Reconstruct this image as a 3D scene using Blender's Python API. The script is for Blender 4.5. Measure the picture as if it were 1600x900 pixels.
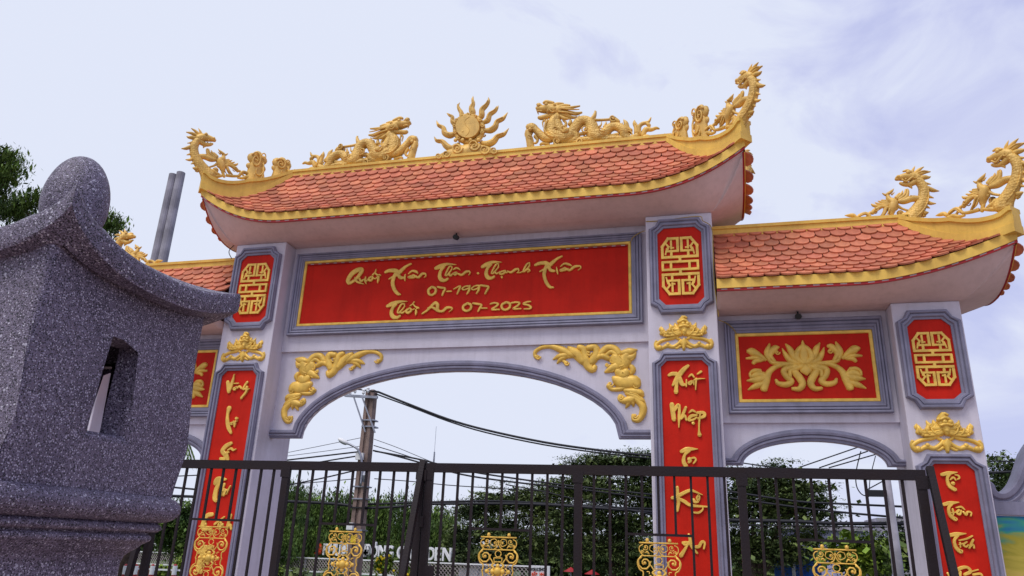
import bpy, bmesh, math, random
import numpy as np
from mathutils import Vector, Matrix

# ------------------------------------------------------------------ scene, camera, sky, sun
scene = bpy.context.scene
for o in list(bpy.data.objects): bpy.data.objects.remove(o)
COL = scene.collection
scene.view_settings.view_transform = 'Standard'
scene.view_settings.look = 'None'
scene.view_settings.exposure = 0.0
scene.view_settings.gamma = 1.0

CAM = np.array([3.4989, -9.6197, 1.55]); YAW, PIT, ROL, FPX = 0.2614, 0.3379, 0.0396, 1152.68
def cam_axes():
    cy, sy, cp, sp = math.cos(YAW), math.sin(YAW), math.cos(PIT), math.sin(PIT)
    f = np.array([-sy*cp, cy*cp, sp]); r = np.array([cy, sy, 0.]); u = np.cross(r, f)
    cr, sr = math.cos(ROL), math.sin(ROL)
    return cr*r+sr*u, -sr*r+cr*u, f
RX, UX, FX = cam_axes()
cam = bpy.data.cameras.new('camera'); cam.sensor_width = 36.0; cam.lens = 36.0*FPX/1600.0
cam.clip_end = 3000; cam.clip_start = 0.05
camo = bpy.data.objects.new('camera', cam); COL.objects.link(camo)
M = Matrix(((RX[0], UX[0], -FX[0], CAM[0]), (RX[1], UX[1], -FX[1], CAM[1]), (RX[2], UX[2], -FX[2], CAM[2]), (0, 0, 0, 1)))
camo.matrix_world = M
scene.camera = camo
def at(px, py, y=0.0):
    """point of the photograph (1600 x 900) on the upright plane at distance y"""
    d = FX+(px-800)/FPX*RX+(450-py)/FPX*UX
    p = CAM+d*((y-CAM[1])/d[1]); return (float(p[0]), float(p[1]), float(p[2]))
def px_size(p):
    d = np.array(p)-CAM; return FPX/float(d@FX)

SUN_EL, SUN_AZ = math.radians(60), math.radians(205)   # azimuth clockwise from +Y
world = bpy.data.worlds.new("World"); scene.world = world; world.use_nodes = True
wt = world.node_tree; wt.nodes.clear()
def wn(t): return wt.nodes.new(t)
wout = wn('ShaderNodeOutputWorld'); wbg = wn('ShaderNodeBackground'); wbg.inputs['Strength'].default_value = 0.1
sky = wn('ShaderNodeTexSky'); sky.sky_type = 'NISHITA'; sky.sun_disc = False
sky.sun_elevation = SUN_EL; sky.sun_rotation = SUN_AZ; sky.air_density = 1.0; sky.dust_density = 2.0
wtc = wn('ShaderNodeTexCoord'); wmap = wn('ShaderNodeMapping'); wmap.inputs['Scale'].default_value = (1.5, 1.5, 2.6)
wno = wn('ShaderNodeTexNoise'); wno.inputs['Scale'].default_value = 3.0; wno.inputs['Detail'].default_value = 8; wno.inputs['Roughness'].default_value = 0.55
wno.inputs['Distortion'].default_value = 0.5
wsep = wn('ShaderNodeSeparateXYZ'); wadd = wn('ShaderNodeMath'); wadd.operation = 'MULTIPLY_ADD'
wrm = wn('ShaderNodeMapRange'); wrm.inputs['From Min'].default_value = 0.50; wrm.inputs['From Max'].default_value = 0.72
wmix = wn('ShaderNodeMix'); wmix.data_type = 'RGBA'
cloudc = wn('ShaderNodeMix'); cloudc.data_type = 'RGBA'
cloudc.inputs['A'].default_value = (7.5, 8.0, 9.5, 1); cloudc.inputs['B'].default_value = (7.0, 7.3, 9.6, 1)
wt.links.new(wtc.outputs['Generated'], wmap.inputs['Vector']); wt.links.new(wmap.outputs[0], wno.inputs['Vector'])
wt.links.new(wtc.outputs['Generated'], wsep.inputs[0])
wadd.inputs[1].default_value = 0.30; wt.links.new(wsep.outputs['X'], wadd.inputs[0]); wt.links.new(wno.outputs['Fac'], wadd.inputs[2])
wt.links.new(wadd.outputs[0], wrm.inputs['Value'])
wsc = wn('ShaderNodeMath'); wsc.operation = 'MULTIPLY'; wsc.inputs[1].default_value = 0.72; wt.links.new(wrm.outputs[0], wsc.inputs[0])
wt.links.new(wsc.outputs[0], wmix.inputs['Factor']); wt.links.new(wrm.outputs[0], cloudc.inputs['Factor'])
wt.links.new(cloudc.outputs['Result'], wmix.inputs['A']); 
bl = wn('ShaderNodeMix'); bl.data_type = 'RGBA'; bl.inputs['Factor'].default_value = 0.8; bl.inputs['B'].default_value = (5.6, 6.0, 9.4, 1)
wt.links.new(sky.outputs[0], bl.inputs['A']); wt.links.new(bl.outputs['Result'], wmix.inputs['B'])
wt.links.new(wmix.outputs['Result'], wbg.inputs['Color']); wt.links.new(wbg.outputs[0], wout.inputs[0])

sl = bpy.data.lights.new('sun', 'SUN'); sl.energy = 1.9; sl.angle = math.radians(24); sl.color = (1.0, 0.95, 0.88)
so = bpy.data.objects.new('sun', sl); COL.objects.link(so)
sd = Vector((math.sin(SUN_AZ)*math.cos(SUN_EL), math.cos(SUN_AZ)*math.cos(SUN_EL), math.sin(SUN_EL)))
so.rotation_euler = (-sd).to_track_quat('-Z', 'Y').to_euler()

# ------------------------------------------------------------------ materials
def mat(name, col, rough=0.6, metal=0.0, noise=0.12, nscale=3.0, bump=0.0, bscale=40.0, col2=None, island=0.0, spec=0.4, streak=0.0):
    m = bpy.data.materials.new(name); m.use_nodes = True; t = m.node_tree; N = t.nodes; L = t.links
    b = N['Principled BSDF']; b.inputs['Roughness'].default_value = rough; b.inputs['Metallic'].default_value = metal
    b.inputs['Specular IOR Level'].default_value = spec
    tc = N.new('ShaderNodeTexCoord'); no = N.new('ShaderNodeTexNoise'); no.inputs['Scale'].default_value = nscale; no.inputs['Detail'].default_value = 6
    L.new(tc.outputs['Object'], no.inputs['Vector'])
    mx = N.new('ShaderNodeMix'); mx.data_type = 'RGBA'
    c2 = col2 or tuple(c*(1-2.2*noise) for c in col)
    c1 = tuple(min(1, c*(1+noise)) for c in col)
    mr = N.new('ShaderNodeMapRange'); mr.inputs['From Min'].default_value = 0.35; mr.inputs['From Max'].default_value = 0.65
    L.new(no.outputs['Fac'], mr.inputs['Value']); L.new(mr.outputs[0], mx.inputs['Factor'])
    mx.inputs['A'].default_value = (*c1, 1); mx.inputs['B'].default_value = (*c2, 1)
    out = mx.outputs['Result']
    if island > 0:
        ge = N.new('ShaderNodeNewGeometry'); oi = N.new('ShaderNodeObjectInfo')
        ad = N.new('ShaderNodeMath'); ad.operation = 'ADD'; L.new(ge.outputs['Random Per Island'], ad.inputs[0]); L.new(oi.outputs['Random'], ad.inputs[1])
        fr = N.new('ShaderNodeMath'); fr.operation = 'FRACT'; L.new(ad.outputs[0], fr.inputs[0])
        hs = N.new('ShaderNodeHueSaturation'); r2 = N.new('ShaderNodeMapRange'); r2.inputs['To Min'].default_value = 1-island; r2.inputs['To Max'].default_value = 1+island
        L.new(fr.outputs[0], r2.inputs['Value']); L.new(r2.outputs[0], hs.inputs['Value'])
        r3 = N.new('ShaderNodeMapRange'); r3.inputs['To Min'].default_value = 0.5+island*0.025; r3.inputs['To Max'].default_value = 0.5-island*0.02
        f7 = N.new('ShaderNodeMath'); f7.operation = 'MULTIPLY'; f7.inputs[1].default_value = 7.31; L.new(fr.outputs[0], f7.inputs[0])
        f8 = N.new('ShaderNodeMath'); f8.operation = 'FRACT'; L.new(f7.outputs[0], f8.inputs[0]); L.new(f8.outputs[0], r3.inputs['Value']); L.new(r3.outputs[0], hs.inputs['Hue'])
        L.new(out, hs.inputs['Color']); out = hs.outputs['Color']
    if streak > 0:      # faint rain marks running down and blotchy wear
        mp = N.new('ShaderNodeMapping'); mp.inputs['Scale'].default_value = (9, 9, 0.7); L.new(tc.outputs['Object'], mp.inputs['Vector'])
        n3 = N.new('ShaderNodeTexNoise'); n3.inputs['Scale'].default_value = 1.3; n3.inputs['Detail'].default_value = 7; n3.inputs['Roughness'].default_value = 0.65; L.new(mp.outputs[0], n3.inputs['Vector'])
        n4 = N.new('ShaderNodeTexNoise'); n4.inputs['Scale'].default_value = 14; n4.inputs['Detail'].default_value = 8; L.new(tc.outputs['Object'], n4.inputs['Vector'])
        m4 = N.new('ShaderNodeMath'); m4.operation = 'MULTIPLY_ADD'; m4.inputs[1].default_value = 0.35; L.new(n4.outputs['Fac'], m4.inputs[0]); L.new(n3.outputs['Fac'], m4.inputs[2])
        r4 = N.new('ShaderNodeMapRange'); r4.inputs['From Min'].default_value = 0.62; r4.inputs['From Max'].default_value = 0.95; r4.inputs['To Min'].default_value = 0.0; r4.inputs['To Max'].default_value = streak; L.new(m4.outputs[0], r4.inputs['Value'])
        m5 = N.new('ShaderNodeMix'); m5.data_type = 'RGBA'; m5.inputs['B'].default_value = (col[0]*0.42, col[1]*0.40, col[2]*0.38, 1); L.new(r4.outputs[0], m5.inputs['Factor']); L.new(out, m5.inputs['A']); out = m5.outputs['Result']
    L.new(out, b.inputs['Base Color'])
    if bump > 0:
        n2 = N.new('ShaderNodeTexNoise'); n2.inputs['Scale'].default_value = bscale; n2.inputs['Detail'].default_value = 4
        L.new(tc.outputs['Object'], n2.inputs['Vector'])
        bp = N.new('ShaderNodeBump'); bp.inputs['Strength'].default_value = bump; bp.inputs['Distance'].default_value = 0.01
        L.new(n2.outputs['Fac'], bp.inputs['Height']); L.new(bp.outputs[0], b.inputs['Normal'])
    return m
M_wall = mat('wall_paint', (0.63, 0.595, 0.68), 0.75, noise=0.04, nscale=1.6, bump=0.3, bscale=90, streak=0.22)
M_soffit = mat('soffit_paint', (0.68, 0.52, 0.51), 0.8, noise=0.05, nscale=1.2, bump=0.2, bscale=60, streak=0.22)
M_grey = mat('grey_moulding_paint', (0.225, 0.22, 0.31), 0.55, noise=0.08, nscale=4, bump=0.15, bscale=60, streak=0.35)
M_red = mat('red_panel_paint', (0.57, 0.016, 0.006), 0.6, noise=0.06, nscale=2.5, bump=0.15, bscale=60, streak=0.25, spec=0.15)
M_gold = mat('gold_paint', (0.84, 0.53, 0.095), 0.42, metal=0.1, noise=0.10, nscale=9, bump=0.25, bscale=70)
M_ridge = mat('yellow_ridge_paint', (0.82, 0.53, 0.10), 0.6, noise=0.09, nscale=2.2, bump=0.2, bscale=50, col2=(0.70, 0.43, 0.08), streak=0.35)
M_tile = mat('clay_tile', (0.58, 0.185, 0.095), 0.6, noise=0.10, nscale=5, bump=0.2, bscale=50, island=0.24, col2=(0.46, 0.13, 0.07), streak=0.5)
M_tiledeck = mat('tile_bed_mortar', (0.25, 0.07, 0.045), 0.8)
M_white = mat('white_paint', (0.8, 0.8, 0.82), 0.5, noise=0.03)
M_redstrip = mat('red_strip_plastic', (0.36, 0.008, 0.012), 0.45)
M_diode = mat('dull_diode_plastic', (0.42, 0.36, 0.36), 0.5)
M_iron = mat('dark_iron_paint', (0.014, 0.010, 0.013), 0.55, noise=0.25, nscale=6, bump=0.3, bscale=60, spec=0.22, col2=(0.019, 0.012, 0.013))
M_black = mat('black_plastic', (0.01, 0.01, 0.012), 0.4)
M_cable = mat('black_cable_rubber', (0.012, 0.012, 0.02), 0.6)
M_conc = mat('pole_concrete', (0.27, 0.19, 0.165), 0.85, noise=0.2, nscale=1.5, bump=0.5, bscale=18)
M_concg = mat('grey_concrete', (0.33, 0.31, 0.36), 0.85, noise=0.15, nscale=2, bump=0.4, bscale=20)
M_steel = mat('galvanised_steel', (0.35, 0.36, 0.42), 0.4, metal=0.6)
M_yard = mat('yard_tiles', (0.34, 0.24, 0.20), 0.8, noise=0.15, nscale=1.2, bump=0.3, bscale=12)
M_street = mat('asphalt', (0.06, 0.06, 0.065), 0.9, noise=0.15, nscale=3, bump=0.5, bscale=50)
M_grass = mat('grass', (0.06, 0.10, 0.025), 0.9, noise=0.3, nscale=2, bump=0.6, bscale=30)
M_trunk = mat('bark', (0.09, 0.06, 0.045), 0.9, noise=0.25, nscale=6, bump=0.6, bscale=25)
M_blue = mat('blue_sign_sheet', (0.01, 0.10, 0.45), 0.45)
M_lav = mat('lavender_house_wall', (0.42, 0.40, 0.62), 0.8)
M_yellow = mat('yellow_plastic', (0.75, 0.55, 0.02), 0.5)
M_orange = mat('orange_red_plastic', (0.85, 0.07, 0.01), 0.5)
M_flower = mat('yellow_petals', (0.85, 0.62, 0.01), 0.6)
M_roofgrey = mat('pale_thatch', (0.5, 0.43, 0.5), 0.9, noise=0.25, nscale=8)

def sculpt_mat():
    m = mat('ochre_gold_paint', (0.82, 0.51, 0.125), 0.48, metal=0.05, noise=0.12, nscale=6, streak=0.5)
    t = m.node_tree; N = t.nodes; L = t.links; b = N['Principled BSDF']
    tc = N.new('ShaderNodeTexCoord')
    vo = N.new('ShaderNodeTexVoronoi'); vo.inputs['Scale'].default_value = 30; vo.inputs['Randomness'].default_value = 0.55; L.new(tc.outputs['Object'], vo.inputs['Vector'])
    bp = N.new('ShaderNodeBump'); bp.inputs['Strength'].default_value = 0.8; bp.inputs['Distance'].default_value = 0.012
    bp.invert = True
    L.new(vo.outputs['Distance'], bp.inputs['Height']); L.new(bp.outputs[0], b.inputs['Normal'])
    return m
M_sculpt = sculpt_mat()
M_sculpt_plain = mat('ochre_gold_plain_paint', (0.82, 0.51, 0.125), 0.48, metal=0.05, noise=0.12, nscale=6, bump=0.2, bscale=25, streak=0.5)
def terrazzo():
    m = bpy.data.materials.new('grey_terrazzo'); m.use_nodes = True; t = m.node_tree; N = t.nodes; L = t.links; b = N['Principled BSDF']
    b.inputs['Roughness'].default_value = 0.55
    tc = N.new('ShaderNodeTexCoord')
    no = N.new('ShaderNodeTexNoise'); no.inputs['Scale'].default_value = 4; no.inputs['Detail'].default_value = 9; no.inputs['Roughness'].default_value = 0.7; no.inputs['Distortion'].default_value = 0.6; L.new(tc.outputs['Object'], no.inputs['Vector'])
    base = N.new('ShaderNodeMix'); base.data_type = 'RGBA'; base.inputs['A'].default_value = (0.082, 0.064, 0.106, 1); base.inputs['B'].default_value = (0.165, 0.138, 0.195, 1)
    mr0 = N.new('ShaderNodeMapRange'); mr0.inputs['From Min'].default_value = 0.35; mr0.inputs['From Max'].default_value = 0.65
    L.new(no.outputs['Fac'], mr0.inputs['Value']); L.new(mr0.outputs[0], base.inputs['Factor'])
    cur = base.outputs['Result']; hts = []
    for sc_, th, rs, c, pick in ((330, 0.5, 1.9, (0.20, 0.175, 0.26), 0.45), (300, 0.5, 7.7, (0.014, 0.012, 0.024), 0.50), (270, 0.42, 0.0, (0.40, 0.37, 0.47), 0.82), (190, 0.40, 3.3, (0.50, 0.49, 0.57), 0.93), (95, 0.30, 5.1, (0.42, 0.41, 0.50), 0.965)):
        mp = N.new('ShaderNodeMapping'); mp.inputs['Location'].default_value = (rs, rs*1.7, rs*0.3); L.new(tc.outputs['Object'], mp.inputs['Vector'])
        vo = N.new('ShaderNodeTexVoronoi'); vo.inputs['Scale'].default_value = sc_; L.new(mp.outputs[0], vo.inputs['Vector'])
        lt = N.new('ShaderNodeMath'); lt.operation = 'LESS_THAN'; lt.inputs[1].default_value = th; L.new(vo.outputs['Distance'], lt.inputs[0])
        sp = N.new('ShaderNodeSeparateColor'); L.new(vo.outputs['Color'], sp.inputs[0])
        gt = N.new('ShaderNodeMath'); gt.operation = 'GREATER_THAN'; gt.inputs[1].default_value = pick; L.new(sp.outputs[0], gt.inputs[0])
        mu = N.new('ShaderNodeMath'); mu.operation = 'MULTIPLY'; L.new(lt.outputs[0], mu.inputs[0]); L.new(gt.outputs[0], mu.inputs[1])
        mx = N.new('ShaderNodeMix'); mx.data_type = 'RGBA'; L.new(cur, mx.inputs['A']); mx.inputs['B'].default_value = (*c, 1)
        L.new(mu.outputs[0], mx.inputs['Factor']); cur = mx.outputs['Result']; hts.append(vo.outputs['Distance'])
    L.new(cur, b.inputs['Base Color'])
    bp = N.new('ShaderNodeBump'); bp.inputs['Strength'].default_value = 0.5; bp.inputs['Distance'].default_value = 0.0025
    L.new(hts[0], bp.inputs['Height']); L.new(bp.outputs[0], b.inputs['Normal'])
    return m
M_stone = terrazzo()
def leafmat(name, c1, c2, v=0.45):
    m = mat(name, c1, 0.6, noise=0.2, nscale=0.9, col2=c2, island=v, spec=0.25)
    b = m.node_tree.nodes['Principled BSDF']
    return m
M_leaf_dark = leafmat('dark_foliage', (0.12, 0.155, 0.045), (0.030, 0.055, 0.020))
M_leaf_mid = leafmat('mid_green_foliage', (0.110, 0.175, 0.030), (0.032, 0.068, 0.018))
M_leaf_light = leafmat('light_green_foliage', (0.16, 0.22, 0.02), (0.06, 0.11, 0.018))

# ------------------------------------------------------------------ helpers
class MB:
    def __init__(s): s.v = []; s.f = []
    def add(s, vs, fs):
        n = len(s.v); s.v += [tuple(map(float, p)) for p in vs]; s.f += [tuple(i+n for i in f) for f in fs]; return s
    def box(s, x0, x1, y0, y1, z0, z1):
        return s.add([(x0,y0,z0),(x1,y0,z0),(x1,y1,z0),(x0,y1,z0),(x0,y0,z1),(x1,y0,z1),(x1,y1,z1),(x0,y1,z1)],
                     [(0,3,2,1),(4,5,6,7),(0,1,5,4),(1,2,6,5),(2,3,7,6),(3,0,4,7)])
    def bar(s, a, b, w, h=None, up=(0,0,1)):
        """square bar from a to b"""
        h = h or w; a = Vector(a); b = Vector(b); d = (b-a).normalized(); u = Vector(up)
        if abs(d.dot(u)) > 0.98: u = Vector((0,1,0))
        x = d.cross(u).normalized()*w/2; y = x.cross(d).normalized()*h/2
        vs = [p+q for p in (a, b) for q in (-x-y, x-y, x+y, -x+y)]
        return s.add(vs, [(0,1,2,3),(7,6,5,4),(0,4,5,1),(1,5,6,2),(2,6,7,3),(3,7,4,0)])
    def tube(s, pts, r, n=6, caps=True):
        P = [Vector(p) for p in pts]; k = len(P)
        R = r if hasattr(r, '__len__') else [r]*k
        vs = []; prev = None
        for i, p in enumerate(P):
            d = (P[min(i+1,k-1)]-P[max(i-1,0)]).normalized()
            if prev is None:
                u = Vector((0,0,1)) if abs(d.z) < 0.9 else Vector((0,1,0)); x = d.cross(u).normalized()
            else:
                x = (prev-d*prev.dot(d)).normalized()
            prev = x; y = d.cross(x)
            for j in range(n):
                a = 2*math.pi*j/n; vs.append(p+(x*math.cos(a)+y*math.sin(a))*R[i])
        fs = [(i*n+j, i*n+(j+1)%n, (i+1)*n+(j+1)%n, (i+1)*n+j) for i in range(k-1) for j in range(n)]
        if caps: fs += [tuple(reversed(range(n))), tuple((k-1)*n+j for j in range(n))]
        return s.add(vs, fs)
    def ball(s, c, r, n=8, m=6, sc=(1,1,1)):
        vs = [(c[0], c[1], c[2]-r*sc[2])]
        for i in range(1, m):
            t = math.pi*i/m-math.pi/2
            for j in range(n):
                a = 2*math.pi*j/n; vs.append((c[0]+r*sc[0]*math.cos(t)*math.cos(a), c[1]+r*sc[1]*math.cos(t)*math.sin(a), c[2]+r*sc[2]*math.sin(t)))
        vs.append((c[0], c[1], c[2]+r*sc[2])); e = len(vs)-1
        fs = [(0, 1+(j+1)%n, 1+j) for j in range(n)]+[(e, 1+(m-2)*n+j, 1+(m-2)*n+(j+1)%n) for j in range(n)]
        fs += [(1+i*n+j, 1+i*n+(j+1)%n, 1+(i+1)*n+(j+1)%n, 1+(i+1)*n+j) for i in range(m-2) for j in range(n)]
        return s.add(vs, fs)
    def grid(s, G, close=False):
        """rows of points"""
        r = len(G); c = len(G[0]); vs = [p for row in G for p in row]
        fs = [(i*c+j, i*c+(j+1)%c, (i+1)*c+(j+1)%c, (i+1)*c+j) for i in range(r-1) for j in range(c if close else c-1)]
        return s.add(vs, fs)
    def mesh(s, name, m=None, smooth=False):
        me = bpy.data.meshes.new(name); me.from_pydata(s.v, [], s.f); me.update()
        bm = bmesh.new(); bm.from_mesh(me); bmesh.ops.recalc_face_normals(bm, faces=bm.faces); bm.to_mesh(me); bm.free()
        if m: me.materials.append(m)
        if smooth: me.polygons.foreach_set('use_smooth', [True]*len(me.polygons))
        return me
    def build(s, name, m=None, parent=None, smooth=False, **kw):
        return link(name, s.mesh(name, m, smooth), parent, **kw)
def link(name, me, parent=None, label=None, cat=None, group=None, kind=None, M=None):
    o = bpy.data.objects.new(name, me); COL.objects.link(o)
    if parent is not None: o.parent = parent; 
    if M is not None: o.matrix_basis = M
    if label: o['label'] = label
    if cat: o['category'] = cat
    if group: o['group'] = group
    if kind: o['kind'] = kind
    return o
def thing(name, label, cat, loc=(0,0,0), group=None, rot=0.0):
    o = link(name, None, None, label, cat, group); o.location = loc; o.rotation_euler = (0,0,rot); o.empty_display_size = 0.2
    return o
def copy_tree(o, parent=None):
    c = o.copy(); COL.objects.link(c)
    if parent is not None: c.parent = parent
    for ch in list(o.children): copy_tree(ch, c)
    return c
def catmull(P, n=4):
    """smooth a list of tuples of any length"""
    if len(P) < 3: return [tuple(p) for p in P]
    Q = [np.array(p, float) for p in P]; Q = [2*Q[0]-Q[1]]+Q+[2*Q[-1]-Q[-2]]; out = []
    for i in range(1, len(Q)-2):
        a, b, c, d = Q[i-1:i+3]
        for k in range(n):
            t = k/n; out.append(tuple(0.5*((2*b)+(c-a)*t+(2*a-5*b+4*c-d)*t*t+(3*b-a-3*c+d)*t**3)))
    out.append(tuple(Q[-2])); return out
class Relief:
    """tapering strokes on a plane: fn(u, v) gives (x, z) in metres, the plane's normal is -Y"""
    def __init__(s, fn, scale=1.0, depth=0.05, free=False):
        s.fn = fn; s.k = scale; s.depth = depth; s.free = free; s.mb = MB()
    def stroke(s, pts, th=None, n=4, flat=False, lift=0.0, seg=8, cap=0.5):
        """pts (u, v, width); width in the units of u,v"""
        P = catmull([p for p in pts], n); k = len(P); W = [max(0.02*abs(p[2]), p[2]) for p in P]
        XY = [np.array(s.fn(p[0], p[1])) for p in P]; rows = []
        W = [w*s.k for w in W]
        for i in range(k):
            d = XY[min(i+1,k-1)]-XY[max(i-1,0)]; L = np.hypot(*d) or 1e-9; d = d/L; nrm = np.array([-d[1], d[0]])
            w = W[i]/2; h = (th if th else (min(W[i]*0.55, s.depth)))
            if flat:
                prof = [(-1,0),(-1,0.75),(-0.72,1),(0.72,1),(1,0.75),(1,0)]
            elif s.free:
                prof = [(math.cos(a), math.sin(a)) for a in [2*math.pi*j/seg for j in range(seg)]]
            else:
                prof = [(-math.cos(a), math.sin(a)) for a in [math.pi*j/(seg-2) for j in range(seg-1)]]
            row = []
            for (a, b) in prof:
                q = XY[i]+nrm*w*a; row.append((q[0], -(lift+b*h), q[1]))
            rows.append(row)
        closed = s.free and not flat
        c = len(rows[0])
        if cap and k > 1:   # rounded ends
            for end in (0, 1):
                i = 0 if end == 0 else k-1; j = 1 if end == 0 else k-2
                d = XY[i]-XY[j]; L = np.hypot(*d) or 1e-9; d = d/L
                ext = d*W[i]*cap*0.5
                cen = np.mean(np.array(rows[0 if end == 0 else -1]), axis=0)
                r = [(cen[0]+(p[0]-cen[0])*0.55+ext[0]*0.9, cen[1]*0+((p[1]-(cen[1] if closed else 0))*0.75+(cen[1] if closed else 0)), cen[2]+(p[2]-cen[2])*0.55+ext[1]*0.9) for p in rows[0 if end == 0 else -1]]
                if end == 0: rows.insert(0, r)
                else: rows.append(r)
        n0 = len(s.mb.v); s.mb.grid(rows, close=closed)
        kk = len(rows); s.mb.f += [tuple(n0+j for j in reversed(range(c))), tuple(n0+(kk-1)*c+j for j in range(c))]
        return s
    def spiral(s, cx, cy, r, w, turns=1.4, start=0.0, sgn=1, ball=True, lift=0.0, th=None):
        pts = []; m = int(10*turns)+2
        for i in range(m+1):
            t = i/m; a = start+sgn*2*math.pi*turns*t; rr = r*(1-0.78*t)
            pts.append((cx+rr*math.cos(a), cy+rr*math.sin(a), w*(1-0.35*t)))
        s.stroke(pts, n=1, lift=lift, th=th)
        if ball: s.knob(cx, cy, w*0.62, lift)
        return s
    def knob(s, cx, cy, r, lift=0.0, sq=0.8):
        x, z = s.fn(cx, cy); R = r*s.k; s.mb.ball((x, -lift, z), R, 8, 6, (1, sq, 1)); return s
    def plate(s, pts, y0, y1):
        P = [s.fn(*p) for p in pts]; n = len(P)
        s.mb.add([(x, y0, z) for x, z in P]+[(x, y1, z) for x, z in P], [tuple(range(n)), tuple(range(2*n-1, n-1, -1))]+[(i, (i+1)%n, n+(i+1)%n, n+i) for i in range(n)])
        return s

# ------------------------------------------------------------------ ground
g = MB(); n = 40
rows = []
for yy, zz in ((-60, 0), (-20, 0), (4, 0), (6, -0.05), (9, -0.5), (12, -1.1), (14, -1.2), (60, -1.2), (400, -1.2), (1500, -1.2)):
    rows.append([(x, yy, zz) for x in (-1500, -300, -60, -15, 0, 15, 60, 300, 1500)])
g.grid(rows); g.build('ground', M_grass, kind='structure')
g = MB(); g.grid([[(x, y, 0.004) for x in (-25, 0, 25)] for y in (-30, -10, 4)]); g.build('yard_paving', M_yard, kind='structure')
g = MB(); g.grid([[(x, y, -1.196) for x in (-300, 0, 300)] for y in (15.5, 22.5)]); g.build('road', M_street, kind='structure')
g = MB(); g.box(-300, 300, 22.5, 23.6, -1.2, -1.07); g.build('pavement', M_concg, kind='structure')

# ------------------------------------------------------------------ gateway
GW = thing('temple_gateway', 'tall lavender temple gateway with red panels, three arches and curved clay tile roofs', 'gateway')
def octo(cx, hw_t, hw, zt, zu, zl, zb, notch=0.0):
    P = [(cx-hw_t, zt), (cx+hw_t, zt), (cx+hw, zu), (cx+hw, zl), (cx+hw_t, zb), (cx-hw_t, zb), (cx-hw, zl), (cx-hw, zu)]
    out = []
    for i, p in enumerate(P):
        out.append(p); q = P[(i+1) % 8]
        if i in (1, 3, 5, 7):      # the cut corners: a middle point, pulled in when notched
            m = ((p[0]+q[0])/2, (p[1]+q[1])/2); c = (cx, (zt+zb)/2); d = np.array(c)-np.array(m)
            d = np.array([math.copysign(1, d[0]), math.copysign(1, d[1])])*notch
            out.append((m[0]+d[0], m[1]+d[1]))
    return out
def moulding(name, inner, outer, prof, y, parent, m=None, closed=True):
    """ridged frame between two outlines; prof is (share of the width, height)"""
    rows = []
    for t, h in prof: rows.append([(a[0]+(b[0]-a[0])*t, y-h, a[1]+(b[1]-a[1])*t) for a, b in zip(inner, outer)])
    return MB().grid(rows, close=closed).build(name, m or M_grey, parent)
RIDGED = [(0, -0.002), (0, 0.030), (0.22, 0.034), (0.25, 0.052), (0.30, 0.060), (0.50, 0.060), (0.55, 0.048), (0.60, 0.048), (0.64, 0.066), (0.70, 0.074), (0.88, 0.070), (0.95, 0.045), (1, 0.040), (1, -0.002)]
def panel(name, P, y, parent, m, th=0.01, smooth=False):
    n = len(P); mb = MB()
    mb.add([(x, y-th, z) for x, z in P]+[(x, y+0.001, z) for x, z in P], [tuple(range(n))]+[(i, (i+1)%n, n+(i+1)%n, n+i) for i in range(n)])
    return mb.build(name, m, parent)

# the round 'long life' emblem, in units of half its width (u) and half its height (v)
def emblem(parent, cx, cz, hw, hh, y):
    R = Relief(lambda u, v: (cx+u*hw, cz+v*hh)); w = 0.145; cnt = [0]
    def seg(a, b, ww=w):
        cnt[0] += 1; d = 0.020+0.00022*cnt[0]
        a = np.array(R.fn(*a)); b = np.array(R.fn(*b)); t = (b-a)/np.hypot(*(b-a)); n_ = np.array([-t[1], t[0]])*ww*hw/2
        a = a-t*ww*hw*0.45; b = b+t*ww*hw*0.45
        v = [a-n_, b-n_, b+n_, a+n_]
        R.mb.add([(p[0], y-d, p[1]) for p in v]+[(p[0], y, p[1]) for p in v], [(0,1,2,3),(0,4,5,1),(1,5,6,2),(2,6,7,3),(3,7,4,0)])
    for sv in (1, -1):
        for su in (1, -1):
            f = lambda u, v: (u*su, v*sv)
            seg(f(0.10, 0.95), f(0.62, 0.95)); seg(f(0.62, 0.95), f(0.95, 0.68)); seg(f(0.95, 0.68), f(0.95, 0.30))
            seg(f(0.10, 0.95), f(0.10, 0.51)); seg(f(0.10, 0.51), f(0.72, 0.51), 0.12); seg(f(0.72, 0.51), f(0.60, 0.66), 0.12)
            seg(f(0.60, 0.66), f(0.78, 0.80), 0.10)
            seg(f(0.46, 0.86), f(0.46, 0.60), 0.11); seg(f(0.46, 0.62), f(0.34, 0.62), 0.09)
            seg(f(0.46, 0.38), f(0.46, 0.51), 0.13); seg(f(0.78, 0.40), f(0.70, 0.60), 0.08)
        seg((-0.95, 0.30*sv), (0.95, 0.30*sv), 0.15)
        seg((0, 0.14*sv), (0, 0.30*sv), 0.15)
        seg((-0.95, 0.135*sv), (0.95, 0.135*sv), 0.13)
    for u in (-0.95, -0.50, 0.50, 0.95): seg((u, -0.10), (u, 0.10), 0.13)
    R.mb.build('emblem', M_gold, parent)

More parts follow.
